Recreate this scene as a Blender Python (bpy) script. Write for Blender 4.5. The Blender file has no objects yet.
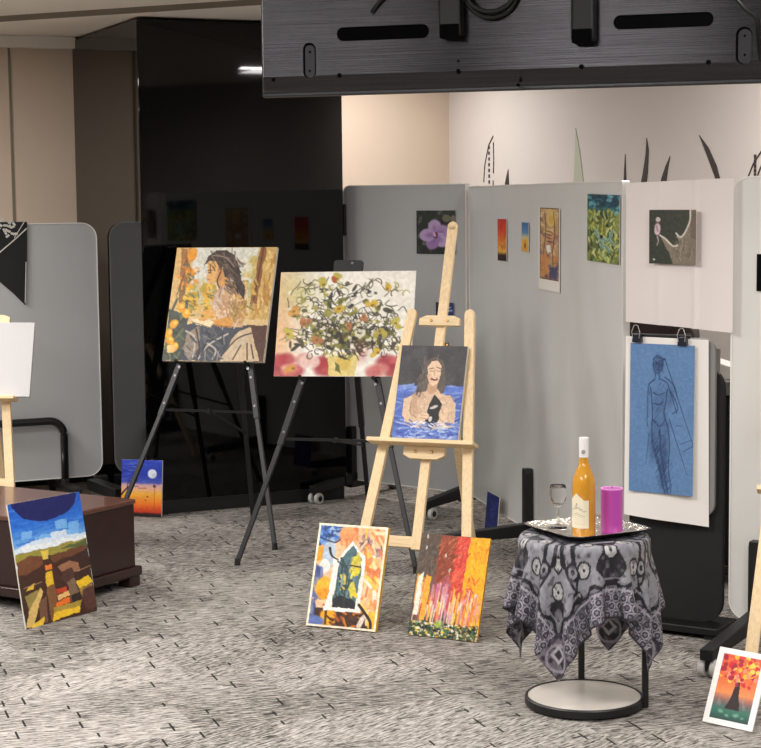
import bpy, math, random
import numpy as np
from mathutils import Vector, Matrix
R = math.radians
sc = bpy.context.scene
col = sc.collection

# ------------------------------------------------------------------ camera
FPX, HC, IW, IH = 1780.0, 1.62, 761, 748
pitch, roll = math.atan(174 / 1780), 0.011
cfw = Vector((0, math.cos(pitch), -math.sin(pitch)))
cup0 = Vector((0, math.sin(pitch), math.cos(pitch)))
cup = cup0 * math.cos(roll) + Vector((1, 0, 0)) * math.sin(roll)
crt = Vector((1, 0, 0)) * math.cos(roll) - cup0 * math.sin(roll)
CAM = Vector((0, 0, HC))
cd = bpy.data.cameras.new('camera')
cd.sensor_width = 36; cd.lens = 36 * FPX / IW; cd.clip_start = .05; cd.clip_end = 100
co = bpy.data.objects.new('camera', cd); col.objects.link(co)
M3 = Matrix((crt, cup, -cfw)).transposed().to_4x4(); M3.translation = CAM
co.matrix_world = M3
sc.camera = co

# ------------------------------------------------------------------ light
w = bpy.data.worlds.new('world'); sc.world = w; w.use_nodes = True
w.node_tree.nodes['Background'].inputs[0].default_value = (1, .96, .92, 1)
w.node_tree.nodes['Background'].inputs[1].default_value = .15
def lamp_or_fill(x, y, sx, sy, power, rz=0, z=2.5, colr=(1, .972, .945)):  # overhead area lamps out of view; several are added fill, marked below
    l = bpy.data.lights.new('lamp_or_fill', 'AREA'); l.shape = 'RECTANGLE'; l.size = sx; l.size_y = sy
    l.energy = power; l.color = colr
    o = bpy.data.objects.new('lamp_or_fill', l); col.objects.link(o)
    o.location = (x, y, z); o.rotation_euler = (0, 0, rz)
RZ = R(24.2)
lamp_or_fill(1.20, 7.55, .25, .08, 12, RZ)
lamp_or_fill(1.2, 4.4, 1.2, .6, 52, RZ)
lamp_or_fill(-1.1, 5.2, 1.2, .6, 72, RZ)
lamp_or_fill(-1.30, .5, .42, 1.3, 125, R(20))  # unseen, placed and narrowed to throw a glint on the TV back
lamp_or_fill(-2.15, 1.8, .22, 1.2, 70, R(30))  # unseen, narrow one for the weaker left glint on the TV back
lamp_or_fill(1.5, 1.8, 1.2, .6, 72, RZ)
lamp_or_fill(-2.7, 6.9, 1.2, .6, 50, RZ)  # added fill for the boards on the left
lamp_or_fill(-.25, 10.1, .8, .4, 24, RZ)  # added fill to brighten the beige wall beside the column
lamp_or_fill(-3.4, 8.3, 1.2, .6, 85, RZ)  # added fill, lifts the dim left back of the room
lamp_or_fill(-4.6, 5.8, 1.2, .6, 60, RZ)  # added fill, more bounce for the left wall and ceiling
lamp_or_fill(1.55, 7.4, .5, .3, 16, RZ)
lamp_or_fill(-.15, 10.35, .9, .3, 16, RZ)
vs = sc.view_settings
vs.view_transform = 'Standard'; vs.look = 'None'; vs.gamma = 1; vs.use_curve_mapping = False
vs.exposure = -0.14

# ------------------------------------------------------------------ pixel helpers
def pray(x, y): return cfw + crt * ((x - IW / 2) / FPX) - cup * ((y - IH / 2) / FPX)
def hit(px, py, o, n):
    r = pray(px, py); return CAM + r * ((o - CAM).dot(n) / r.dot(n))
def atz(px, py, z=0.0):
    r = pray(px, py); return CAM + r * ((z - HC) / r.z)
def atd(px, py, D):
    r = pray(px, py); return CAM + r * (D / r.y)

# ------------------------------------------------------------------ materials
def s2l(c): return tuple((x / 255 / 12.92 if x / 255 <= .04045 else ((x / 255 + .055) / 1.055) ** 2.4) for x in c)
def mat(name, rgb, rough=.5, metal=0, spec=.5, noise=0, nscale=8, stretch=(1, 1, 1), bump=0, bscale=60, coat=0, aniso=0, trans=0, ior=1.5, emit=0):
    m = bpy.data.materials.new(name); m.use_nodes = True
    nt = m.node_tree; b = nt.nodes['Principled BSDF']
    c = (*s2l(rgb), 1)
    b.inputs['Base Color'].default_value = c
    b.inputs['Roughness'].default_value = rough; b.inputs['Metallic'].default_value = metal
    b.inputs['Specular IOR Level'].default_value = spec
    b.inputs['Coat Weight'].default_value = coat; b.inputs['Coat Roughness'].default_value = .05
    b.inputs['Anisotropic'].default_value = aniso
    b.inputs['Transmission Weight'].default_value = trans; b.inputs['IOR'].default_value = ior
    if noise or bump:
        tc = nt.nodes.new('ShaderNodeTexCoord'); mp = nt.nodes.new('ShaderNodeMapping')
        mp.inputs['Scale'].default_value = stretch
        nt.links.new(tc.outputs['Object'], mp.inputs[0])
    if noise:
        n = nt.nodes.new('ShaderNodeTexNoise'); n.inputs['Scale'].default_value = nscale; n.inputs['Detail'].default_value = 4
        nt.links.new(mp.outputs[0], n.inputs['Vector'])
        r = nt.nodes.new('ShaderNodeMapRange')
        r.inputs[1].default_value = .3; r.inputs[2].default_value = .7
        r.inputs[3].default_value = 1 - noise; r.inputs[4].default_value = 1 + noise
        nt.links.new(n.outputs[0], r.inputs[0])
        mx = nt.nodes.new('ShaderNodeVectorMath'); mx.operation = 'SCALE'
        mx.inputs[0].default_value = c[:3]; nt.links.new(r.outputs[0], mx.inputs['Scale'])
        nt.links.new(mx.outputs[0], b.inputs['Base Color'])
    if bump:
        n2 = nt.nodes.new('ShaderNodeTexNoise'); n2.inputs['Scale'].default_value = bscale; n2.inputs['Detail'].default_value = 3
        nt.links.new(mp.outputs[0], n2.inputs['Vector'])
        bp = nt.nodes.new('ShaderNodeBump'); bp.inputs['Strength'].default_value = bump; bp.inputs['Distance'].default_value = .01
        nt.links.new(n2.outputs[0], bp.inputs['Height']); nt.links.new(bp.outputs[0], b.inputs['Normal'])
    return m
def paint_mat(name, rough=.55, spec=.4, coat=0):
    m = bpy.data.materials.new(name); m.use_nodes = True; nt = m.node_tree; b = nt.nodes['Principled BSDF']
    a = nt.nodes.new('ShaderNodeAttribute'); a.attribute_name = 'paint'
    nt.links.new(a.outputs['Color'], b.inputs['Base Color'])
    b.inputs['Roughness'].default_value = rough; b.inputs['Specular IOR Level'].default_value = spec
    b.inputs['Coat Weight'].default_value = coat
    return m
MAT = dict(
    beige=mat('beige_wall_paint', (200, 181, 162), .7, noise=.02, nscale=3),
    greywall=mat('pale_wall_paint', (205, 196, 190), .7, noise=.015, nscale=3),
    ceil=mat('ceiling_paint', (232, 226, 216), .8, noise=.02, nscale=2),
    fascia=mat('ceiling_fascia', (122, 114, 100), .7),
    darkwall=mat('dark_rear_wall', (84, 80, 76), .8), gloss=mat('black_gloss_panel', (3, 3, 4), .035, spec=.32),
    black=mat('black_plastic', (17, 17, 18), .45),
    blackmetal=mat('black_painted_metal', (14, 14, 15), .45, noise=.1),
    rubber=mat('black_rubber', (18, 18, 18), .7),
    grey=mat('grey_board_dimmed', (170, 170, 171), .55, noise=.015, nscale=4),  # darker than the other boards: their dimmer light is put into the tone
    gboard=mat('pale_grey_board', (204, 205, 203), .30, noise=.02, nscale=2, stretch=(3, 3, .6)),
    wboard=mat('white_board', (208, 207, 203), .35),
    edge=mat('white_board_edge', (222, 220, 216), .4),
    fabricblack=mat('black_fabric', (20, 20, 22), .85, bump=.2, bscale=300),
    castor=mat('white_castor_tyre', (190, 188, 184), .5),
    pine=mat('pine_wood', (230, 202, 158), .5, noise=.12, nscale=10, stretch=(14, 14, 1)),
    pineh=mat('pine_wood_cross', (231, 204, 160), .5, noise=.12, nscale=10, stretch=(1, 14, 14)),
    brass=mat('brass_screw', (150, 115, 70), .35, metal=1),
    steel=mat('steel_screw', (190, 190, 190), .3, metal=1),
    canvas=mat('bare_canvas_edge', (222, 216, 204), .7),
    yellow=mat('yellow_painted_edge', (225, 175, 55), .6, noise=.15, nscale=12),
    orangeedge=mat('orange_painted_edge', (190, 140, 60), .6, noise=.3, nscale=14),
    wcanvas=mat('white_canvas', (196, 195, 196), .7, bump=.08, bscale=400),
    paper=mat('white_paper', (226, 221, 217), .7),
    hpaper=mat('pinkish_white_paper', (216, 208, 205), .7),
    wood=mat('dark_mahogany', (44, 21, 17), .33, noise=.25, nscale=5, stretch=(2, 2, 12), coat=.2),
    woodtop=mat('mahogany_top', (92, 56, 45), .25, noise=.12, nscale=5, stretch=(2, 12, 2), coat=.4),
    marble=mat('white_marble', (224, 216, 206), .25, noise=.05, nscale=9),
    silver=mat('silver_tray', (236, 230, 222), .16, metal=1, bump=1.0, bscale=38),
    tvback=mat('brushed_black_aluminium', (64, 63, 66), .22, metal=.95, noise=.25, nscale=9, stretch=(.5, 1, 60), bump=.05, bscale=6, aniso=.9),
    tvslot=mat('slot_black', (3, 3, 4), .8, spec=.08),
    tvplate=mat('handle_plate', (52, 52, 56), .4, metal=.5),
    bezel=mat('tv_bezel', (60, 60, 62), .3, metal=.6),
    glass=mat('clear_glass', (255, 255, 255), .01, trans=1, ior=1.22),
    wine=mat('orange_wine', (230, 168, 58), .10, trans=.45, ior=1.25, coat=.6),
    capwhite=mat('white_foil_cap', (225, 222, 220), .35),
    capgrey=mat('grey_emblem', (150, 148, 146), .4),
    candle=mat('purple_wax', (178, 68, 164), .3, coat=.3),
    candletop=mat('pink_wax_top', (236, 140, 226), .4),
    embroid=mat('silver_embroidery', (196, 192, 186), .6),
    decaldark=mat('dark_brown_decal', (52, 40, 40), .6),
    decalgreen=mat('pale_green_decal', (176, 180, 160), .6),
    darkbrown=mat('dark_brown_leather', (52, 33, 30), .5, noise=.3, nscale=10),
    greycart=mat('grey_cart', (118, 117, 113), .4),
    pad=mat('grey_pad_cover', (128, 127, 124), .5),
    hinge=mat('hinge_grey', (120, 120, 122), .35, metal=.5),
    bin_clip=mat('navy_black_clip', (22, 24, 40), .35),
    paint=paint_mat('painted_surface'), photo=paint_mat('printed_photo', .45, .35), cloth=paint_mat('printed_cloth', .55, .3),
)
nt = MAT['candle'].node_tree.nodes['Principled BSDF']; nt.inputs['Subsurface Weight'].default_value = .3; nt.inputs['Subsurface Radius'].default_value = (.02, .01, .02)

_n = MAT['tvback'].node_tree; _c = _n.nodes.new('ShaderNodeCombineXYZ'); _c.inputs[2].default_value = 1   # brushed sideways, so glints spread up and down
_n.links.new(_c.outputs[0], _n.nodes['Principled BSDF'].inputs['Tangent'])
def carpet():
    m = bpy.data.materials.new('grey_streaked_carpet'); m.use_nodes = True; nt = m.node_tree; N = nt.nodes; L = nt.links
    b = N['Principled BSDF']; b.inputs['Roughness'].default_value = .95; b.inputs['Specular IOR Level'].default_value = .1
    def math_(op, a, b_=None, c=None):
        n = N.new('ShaderNodeMath'); n.operation = op
        for i, v in enumerate((a, b_, c)):
            if v is None: continue
            if isinstance(v, (int, float)): n.inputs[i].default_value = v
            else: L.new(v, n.inputs[i])
        return n.outputs[0]
    tc = N.new('ShaderNodeTexCoord'); mp = N.new('ShaderNodeMapping'); mp.inputs['Rotation'].default_value = (0, 0, -R(24.2))
    L.new(tc.outputs['Object'], mp.inputs[0])
    sx = N.new('ShaderNodeSeparateXYZ'); L.new(mp.outputs[0], sx.inputs[0]); u, v = sx.outputs[0], sx.outputs[1]
    # carpet planks 0.25 x 1.0: each with its own tone and streak strength
    row = math_('FLOOR', math_('DIVIDE', v, .30)); cu = math_('FLOOR', math_('ADD', math_('DIVIDE', u, .62), math_('MULTIPLY', row, .37)))
    def hash2(a, b_, seed):
        cx = N.new('ShaderNodeCombineXYZ'); L.new(a, cx.inputs[0]); L.new(b_, cx.inputs[1]); cx.inputs[2].default_value = seed
        wn = N.new('ShaderNodeTexWhiteNoise'); wn.noise_dimensions = '3D'; L.new(cx.outputs[0], wn.inputs[0]); return wn.outputs[0]
    tone = hash2(row, cu, 1.3); ang = hash2(row, cu, 7.7)
    def streak(a, sxx, syy, seed):
        mp2 = N.new('ShaderNodeMapping'); mp2.inputs['Rotation'].default_value = (0, 0, a); mp2.inputs['Location'].default_value = (seed, seed * 2, 0)
        mp2.vector_type = 'POINT'
        L.new(mp.outputs[0], mp2.inputs[0])
        mp3 = N.new('ShaderNodeMapping'); mp3.inputs['Scale'].default_value = (sxx, syy, 1); L.new(mp2.outputs[0], mp3.inputs[0])
        n = N.new('ShaderNodeTexNoise'); n.inputs['Scale'].default_value = 1; n.inputs['Detail'].default_value = 3; n.inputs['Roughness'].default_value = .6
        L.new(mp3.outputs[0], n.inputs['Vector']); return n.outputs[0]
    s1 = streak(.10, 16, 110, 0); s2 = streak(-.40, 20, 110, 3.1); s3 = streak(.3, 70, 120, 5.5)
    sel = math_('GREATER_THAN', ang, .55)
    s = math_('ADD', math_('MULTIPLY', s1, math_('SUBTRACT', 1, sel)), math_('MULTIPLY', s2, sel))
    s = math_('ADD', math_('MULTIPLY', s, .72), math_('MULTIPLY', s3, .28))
    big = N.new('ShaderNodeTexNoise'); big.inputs['Scale'].default_value = 2.2; L.new(mp.outputs[0], big.inputs['Vector'])
    s = math_('ADD', s, math_('MULTIPLY', math_('SUBTRACT', tone, .5), .06))
    s = math_('ADD', s, math_('MULTIPLY', math_('SUBTRACT', big.outputs[0], .5), .12))
    s = math_('ADD', math_('MULTIPLY', math_('SUBTRACT', s, .5), 1.18), .5)
    cr = N.new('ShaderNodeValToRGB'); L.new(s, cr.inputs[0])
    e = cr.color_ramp.elements; e[0].position = .32; e[0].color = (*s2l((44, 41, 39)), 1); e[1].position = .66; e[1].color = (*s2l((188, 183, 177)), 1)
    x = e.new(.42); x.color = (*s2l((92, 88, 84)), 1); x = e.new(.475); x.color = (*s2l((131, 126, 121)), 1); x = e.new(.54); x.color = (*s2l((154, 149, 143)), 1)
    # short dark dashes across the streaks, in staggered rows
    r2 = math_('FLOOR', math_('DIVIDE', v, .125)); fv = math_('FRACT', math_('DIVIDE', v, .125))
    off = math_('MULTIPLY', math_('SINE', math_('MULTIPLY', r2, 1.7)), .12)
    uu = math_('ADD', math_('DIVIDE', u, .19), math_('ADD', off, math_('MULTIPLY', r2, .12)))
    c2 = math_('FLOOR', uu); fu = math_('FRACT', uu)
    jit = math_('ADD', -.15, math_('MULTIPLY', hash2(r2, c2, 2.9), .8))
    slant = math_('MULTIPLY', math_('SUBTRACT', fv, .5), .06)
    vj = math_('ADD', .5, math_('MULTIPLY', math_('SUBTRACT', hash2(r2, c2, 3.3), .5), .4))
    d = math_('ABSOLUTE', math_('SUBTRACT', math_('SUBTRACT', fu, math_('ADD', .25, jit)), slant))
    on = math_('MULTIPLY', math_('LESS_THAN', d, .019), math_('LESS_THAN', math_('ABSOLUTE', math_('SUBTRACT', fv, vj)), math_('ADD', .12, math_('MULTIPLY', hash2(r2, c2, 5.2), .28))))
    on = math_('MULTIPLY', on, math_('LESS_THAN', hash2(r2, c2, 9.1), .64))
    # little horizontal tails at some dashes
    tail = math_('MULTIPLY', math_('LESS_THAN', math_('ABSOLUTE', math_('SUBTRACT', fv, vj)), .05), math_('LESS_THAN', math_('ABSOLUTE', math_('SUBTRACT', fu, math_('ADD', .17, jit))), .12))
    tail = math_('MULTIPLY', tail, math_('LESS_THAN', hash2(r2, c2, 4.4), .3))
    on = math_('MAXIMUM', on, math_('MULTIPLY', tail, .75))
    mx = N.new('ShaderNodeMix'); mx.data_type = 'RGBA'
    L.new(math_('MULTIPLY', on, .95), mx.inputs[0]); L.new(cr.outputs[0], mx.inputs[6]); mx.inputs[7].default_value = (*s2l((22, 20, 20)), 1)
    L.new(mx.outputs[2], b.inputs['Base Color'])
    bp = N.new('ShaderNodeBump'); bp.inputs['Strength'].default_value = .3; bp.inputs['Distance'].default_value = .004
    L.new(s, bp.inputs['Height']); L.new(bp.outputs[0], b.inputs['Normal'])
    return m
MAT['carpet'] = carpet()

# ------------------------------------------------------------------ mesh builder
class MB:
    def __init__(s): s.v = []; s.f = []; s.m = []
    def add(s, vs_, fs, mi=0):
        b = len(s.v); s.v += [tuple(x) for x in vs_]
        for f in fs: s.f.append([i + b for i in f]); s.m.append(mi)
        return s
    def box(s, lo, hi, mi=0):
        (x0, y0, z0), (x1, y1, z1) = lo, hi
        return s.add([(x0, y0, z0), (x1, y0, z0), (x1, y1, z0), (x0, y1, z0), (x0, y0, z1), (x1, y0, z1), (x1, y1, z1), (x0, y1, z1)],
                     [(0, 3, 2, 1), (4, 5, 6, 7), (0, 1, 5, 4), (1, 2, 6, 5), (2, 3, 7, 6), (3, 0, 4, 7)], mi)
    def bar(s, p, q, wd, th, side, mi=0):
        """bar from p to q, wd wide along side, th thick across"""
        p, q = Vector(p), Vector(q); d = (q - p).normalized(); a = Vector(side); a = (a - d * a.dot(d)).normalized(); b = d.cross(a)
        a = a * wd / 2; b = b * th / 2
        pts = [p - a - b, p + a - b, p + a + b, p - a + b, q - a - b, q + a - b, q + a + b, q - a + b]
        return s.add(pts, [(0, 3, 2, 1), (4, 5, 6, 7), (0, 1, 5, 4), (1, 2, 6, 5), (2, 3, 7, 6), (3, 0, 4, 7)], mi)
    def tube(s, pts, r, n=10, mi=0):
        pts = [Vector(p) for p in pts]; rings = []
        for i, p in enumerate(pts):
            d = (pts[min(i + 1, len(pts) - 1)] - pts[max(i - 1, 0)]).normalized()
            a = d.cross(Vector((0, 0, 1)));
            if a.length < .1: a = d.cross(Vector((0, 1, 0)))
            a.normalize(); b = d.cross(a)
            rr = r[i] if isinstance(r, (list, tuple)) else r
            rings.append([p + a * rr * math.cos(2 * math.pi * k / n) + b * rr * math.sin(2 * math.pi * k / n) for k in range(n)])
        vs_ = [x for g in rings for x in g]; fs = []
        for i in range(len(pts) - 1):
            for k in range(n): fs.append((i * n + k, i * n + (k + 1) % n, (i + 1) * n + (k + 1) % n, (i + 1) * n + k))
        fs.append(tuple(range(n - 1, -1, -1))); fs.append(tuple((len(pts) - 1) * n + k for k in range(n)))
        return s.add(vs_, fs, mi)
    def lathe(s, prof, n=32, c=(0, 0, 0), mi=0):
        vs_ = []; fs = []
        for r, z in prof:
            for k in range(n): vs_.append((c[0] + r * math.cos(2 * math.pi * k / n), c[1] + r * math.sin(2 * math.pi * k / n), c[2] + z))
        for i in range(len(prof) - 1):
            for k in range(n): fs.append((i * n + k, i * n + (k + 1) % n, (i + 1) * n + (k + 1) % n, (i + 1) * n + k))
        if prof[0][0] > 1e-6: fs.append(tuple(range(n - 1, -1, -1)))
        if prof[-1][0] > 1e-6: fs.append(tuple((len(prof) - 1) * n + k for k in range(n)))
        return s.add(vs_, fs, mi)
    def prism(s, poly, y0, y1, mi=0, fn=None):
        """polygon in XZ extruded along Y (poly counter-clockwise seen from -Y)"""
        n = len(poly); fn = fn or (lambda x, y, z: (x, y, z))
        vs_ = [fn(x, y0, z) for x, z in poly] + [fn(x, y1, z) for x, z in poly]
        fs = [tuple(range(n)), tuple(range(2 * n - 1, n - 1, -1))]
        for i in range(n): j = (i + 1) % n; fs.append((i, i + n, j + n, j))
        return s.add(vs_, fs, mi)
    def build(s, name, mats, parent=None, bevel=0, smooth=False, loc=None, seg=2):
        me = bpy.data.meshes.new(name); me.from_pydata(s.v, [], s.f)
        if not isinstance(mats, (list, tuple)): mats = [mats]
        for m in mats: me.materials.append(MAT[m])
        for p, mi in zip(me.polygons, s.m): p.material_index = mi; p.use_smooth = smooth
        me.update()
        o = bpy.data.objects.new(name, me); col.objects.link(o)
        if parent: o.parent = parent
        if loc: o.location = loc
        if bevel:
            b = o.modifiers.new('bevel', 'BEVEL'); b.width = bevel; b.segments = seg; b.limit_method = 'ANGLE'
        return o
def rrect(x0, z0, x1, z1, r, n=8):
    """rounded rectangle; r is one radius or (lower right, upper right, upper left, lower left)"""
    out = []; r = r if isinstance(r, (tuple, list)) else (r,) * 4
    for k4, (px, pz, sx, sz, a0) in enumerate(((x1, z0, -1, 1, -90), (x1, z1, -1, -1, 0), (x0, z1, 1, -1, 90), (x0, z0, 1, 1, 180))):
        q = r[k4]
        for k in range(n + 1):
            a = R(a0 + 90 * k / n); out.append((px + sx * q + q * math.cos(a), pz + sz * q + q * math.sin(a)))
    return out
def tag(o, label, cat, group=None, kind=None):
    o['label'] = label; o['category'] = cat
    if group: o['group'] = group
    if kind: o['kind'] = kind
    return o
def thing(name, label, cat, loc=(0, 0, 0), rz=0, group=None, mw=None):
    o = bpy.data.objects.new(name, None); col.objects.link(o); o.empty_display_size = .1
    o.location = loc; o.rotation_euler = (0, 0, rz)
    if mw is not None: o.matrix_world = mw
    return tag(o, label, cat, group)
def struct(o): o['kind'] = 'structure'; return o
def wall_matrix(p0, p1, z=0.0):
    """local X from p0 to p1, local -Y towards the viewer, Z up"""
    x = Vector((p1[0] - p0[0], p1[1] - p0[1], 0)).normalized(); zz = Vector((0, 0, 1)); y = zz.cross(x)
    m = Matrix((x, y, zz)).transposed().to_4x4(); m.translation = (p0[0], p0[1], z); return m
def lean_matrix(o, yaw, lean, ro):
    u = Vector((math.cos(yaw), -math.sin(yaw), 0)); n0 = Vector((-math.sin(yaw), -math.cos(yaw), 0))
    v = Vector((0, 0, math.cos(lean))) - n0 * math.sin(lean)
    uu = u * math.cos(ro) + v * math.sin(ro); vv = v * math.cos(ro) - u * math.sin(ro); n = uu.cross(vv)
    m = Matrix((uu, -n, vv)).transposed().to_4x4(); m.translation = o; return m

# ------------------------------------------------------------------ room
KC = Vector((.415, 11.36, 0)); U = Vector((.9123, .4094, 0)); V = Vector((-.4094, .9123, 0))
def rp(a, b, z=0): return KC + U * a + V * b + Vector((0, 0, z))
def room_box(name, a0, a1, b0, b1, z0, z1, m, bevel=0):
    pts = [rp(a, b, z) for z in (z0, z1) for a, b in ((a0, b0), (a1, b0), (a1, b1), (a0, b1))]
    mb = MB().add(pts, [(0, 3, 2, 1), (4, 5, 6, 7), (0, 1, 5, 4), (1, 2, 6, 5), (2, 3, 7, 6), (3, 0, 4, 7)])
    return struct(mb.build(name, m, bevel=bevel))
room_box('floor', -8.6, .1, -13.1, .1, -.1, 0, 'carpet')
room_box('wall_back', -8.6, 0, -.08, .1, 0, 2.75, 'beige')
room_box('wall_right', 0, .1, -13.1, .1, 0, 2.75, 'greywall')
room_box('wall_left', -8.6, -8.5, -13, 0, 0, 2.75, 'darkwall')
room_box('wall_front', -8.5, 0, -13.1, -13, 0, 2.75, 'darkwall')  # both dark walls are unseen; tone picked to deepen contrast on the TV back
room_box('baseboard_back', -8.5, 0, -.095, -.08, 0, .09, 'black')
room_box('baseboard_right', -.015, 0, -13, -.015, 0, .09, 'black')
jt = hit(11, 130, KC - V * .08, -V); ja = (jt - KC).dot(U)
room_box('trim_1', ja - .006, ja + .006, -.086, -.08, .09, 2.50, 'fascia')
# lower ceiling at the back, slightly higher ceiling nearer, fascia between the two
A0, A1 = Vector((-1.953, 9.365, 0)), Vector((-.551, 8.698, 0)); dA = (A1 - A0).normalized()
F0, F1 = A0 - dA * 6, A0 + dA * 6.2
nb = Vector((-dA.y, dA.x, 0))
def slab(name, pts, z0, z1, m):
    n = len(pts); vs_ = [(p.x, p.y, z) for z in (z0, z1) for p in pts]
    fs = [tuple(range(n - 1, -1, -1)), tuple(range(n, 2 * n))] + [(i, (i + 1) % n, (i + 1) % n + n, i + n) for i in range(n)]
    return struct(MB().add(vs_, fs).build(name, m))
slab('ceiling', [F0, F1, F1 + nb * 6, F0 + nb * 6], 2.56, 2.66, 'ceil')
slab('ceiling_near', [F0 - nb * 14, F1 - nb * 14, F1 - nb * .02, F0 - nb * .02], 2.588, 2.69, 'ceil')
slab('trim_2', [F0 - nb * .02, F1 - nb * .02, F1 - nb * .001, F0 - nb * .001], 2.56, 2.66, 'fascia')
cl = Vector((-1.215, 9.13, 0)); cr_ = Vector((-.19, 9.59, 0))
ca0 = (cl - KC).dot(U); ca1 = (cr_ - KC).dot(U); cb = (cl - KC).dot(V)
# glossy black column
room_box('trim_4', -8.5, ca0 - .002, -.16, -.08, 2.495, 2.558, 'ceil')
room_box('wall_column', ca0, ca1, cb, -.081, .07, 2.545, 'gloss', .004)
room_box('baseboard_column', ca0 + .01, ca1 - .01, cb + .012, -.1, 0, .07, 'black')
room_box('trim_3', ca0, ca1, cb + .002, -.1, .07, .074, 'hinge')

# ------------------------------------------------------------------ painting kit
class Art:
    def __init__(s, nx, asp, base, seed=0):
        s.nx = nx; s.asp = asp; s.ny = max(8, int(nx * asp)); s.rng = np.random.RandomState(seed)
        s.X, s.Y = np.meshgrid(np.linspace(0, 1, s.nx + 1), np.linspace(0, 1, s.ny + 1))
        s.c = np.ones((s.ny + 1, s.nx + 1, 3)) * np.array(base) / 255.
        s.WX = s.X + .009 * s.noise(12) + .003 * s.noise(36); s.WY = s.Y + .007 * s.noise(12) + .003 * s.noise(36)
    def noise(s, sc_, sy=None):
        sy = sy or sc_ * s.asp; gx, gy = int(sc_) + 3, int(sy) + 3
        g = s.rng.rand(gy, gx) * 2 - 1
        x = s.X * sc_; y = s.Y * sy; i = np.clip(x.astype(int), 0, gx - 2); j = np.clip(y.astype(int), 0, gy - 2)
        fx = x - i; fy = y - j; fx = fx * fx * (3 - 2 * fx); fy = fy * fy * (3 - 2 * fy)
        return (g[j, i] * (1 - fx) + g[j, i + 1] * fx) * (1 - fy) + (g[j + 1, i] * (1 - fx) + g[j + 1, i + 1] * fx) * fy
    def put(s, m, c, a=1.):
        k = (np.asarray(m, float) * a)[..., None]; s.c = s.c * (1 - k) + k * np.array(c) / 255.
    def poly(s, pts, c, a=1., warp=True):
        X, Y = (s.WX, s.WY) if warp else (s.X, s.Y); ins = np.zeros(X.shape, bool); n = len(pts)
        for i in range(n):
            (x0, y0), (x1, y1) = pts[i], pts[(i + 1) % n]
            if y0 == y1: continue
            ins ^= ((y0 > Y) != (y1 > Y)) & (X < (x1 - x0) * (Y - y0) / (y1 - y0) + x0)
        s.put(ins, c, a); return ins
    def rect(s, x0, y0, x1, y1, c, a=1., warp=True): return s.poly([(x0, y0), (x1, y0), (x1, y1), (x0, y1)], c, a, warp)
    def ell(s, x, y, rx, ry, c, a=1., rot=0, soft=.12, warp=True):
        """ry in units of the width"""
        X, Y = (s.WX, s.WY) if warp else (s.X, s.Y); dx = X - x; dy = (Y - y) * s.asp
        ca, sa = math.cos(rot), math.sin(rot); p = (dx * ca + dy * sa) / rx; q = (-dx * sa + dy * ca) / ry
        d = np.sqrt(p * p + q * q); s.put(np.clip((1 + soft - d) / (2 * soft), 0, 1), c, a)
    def line(s, pts, wd, c, a=1., w1=None):
        if len(pts) > 2: pts = s.smooth(pts)
        best = np.full(s.X.shape, 9.); n = len(pts) - 1
        for i in range(n):
            (x0, y0), (x1, y1) = pts[i], pts[i + 1]; y0 *= s.asp; y1 *= s.asp; dx, dy = x1 - x0, y1 - y0; L = dx * dx + dy * dy + 1e-9
            t = np.clip(((s.X - x0) * dx + (s.Y * s.asp - y0) * dy) / L, 0, 1)
            ww = wd if w1 is None else wd + (w1 - wd) * (i + t) / n
            best = np.minimum(best, np.hypot(s.X - x0 - t * dx, s.Y * s.asp - y0 - t * dy) - ww / 2)
        px = 1. / s.nx; s.put(np.clip(.5 - best / px, 0, 1), c, a)
    @staticmethod
    def smooth(p, k=5):
        p = [p[0]] + list(p) + [p[-1]]; out = []
        for i in range(1, len(p) - 2):
            for t in np.linspace(0, 1, k, endpoint=False):
                a, b, c, d = map(np.array, (p[i - 1], p[i], p[i + 1], p[i + 2]))
                out.append(tuple(.5 * (2 * b + (c - a) * t + (2 * a - 5 * b + 4 * c - d) * t * t + (3 * b - a - 3 * c + d) * t ** 3)))
        out.append(tuple(p[-2])); return out
    def grad(s, stops, mask=None):
        y = s.WY; c = np.stack([np.interp(y, [t[0] for t in stops], [t[1][i] for t in stops]) for i in range(3)], -1) / 255.
        m = np.ones(y.shape) if mask is None else mask
        s.c = s.c * (1 - m[..., None]) + c * m[..., None]
    def dabs(s, n, box, cols, ln, wd, ang=0, spread=.4, a=.8):
        for _ in range(n):
            x = s.rng.uniform(box[0], box[2]); y = s.rng.uniform(box[1], box[3]); t = ang + s.rng.normal(0, spread)
            l = ln * s.rng.uniform(.5, 1.4); dx, dy = math.cos(t) * l / 2, math.sin(t) * l / 2 / s.asp
            s.line([(x - dx, y - dy), (x + dx, y + dy)], wd * s.rng.uniform(.6, 1.4), cols[s.rng.randint(len(cols))], a)
    def grain(s, k=.05, sc_=60): s.c = np.clip(s.c * (1 + k * s.noise(sc_))[..., None] + .4 * k * s.noise(sc_ * .5)[..., None], 0, 1)
    def linear(s):
        c = np.clip(s.c, 0, 1); return np.where(c <= .04045, c / 12.92, ((c + .055) / 1.055) ** 2.4)
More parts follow.
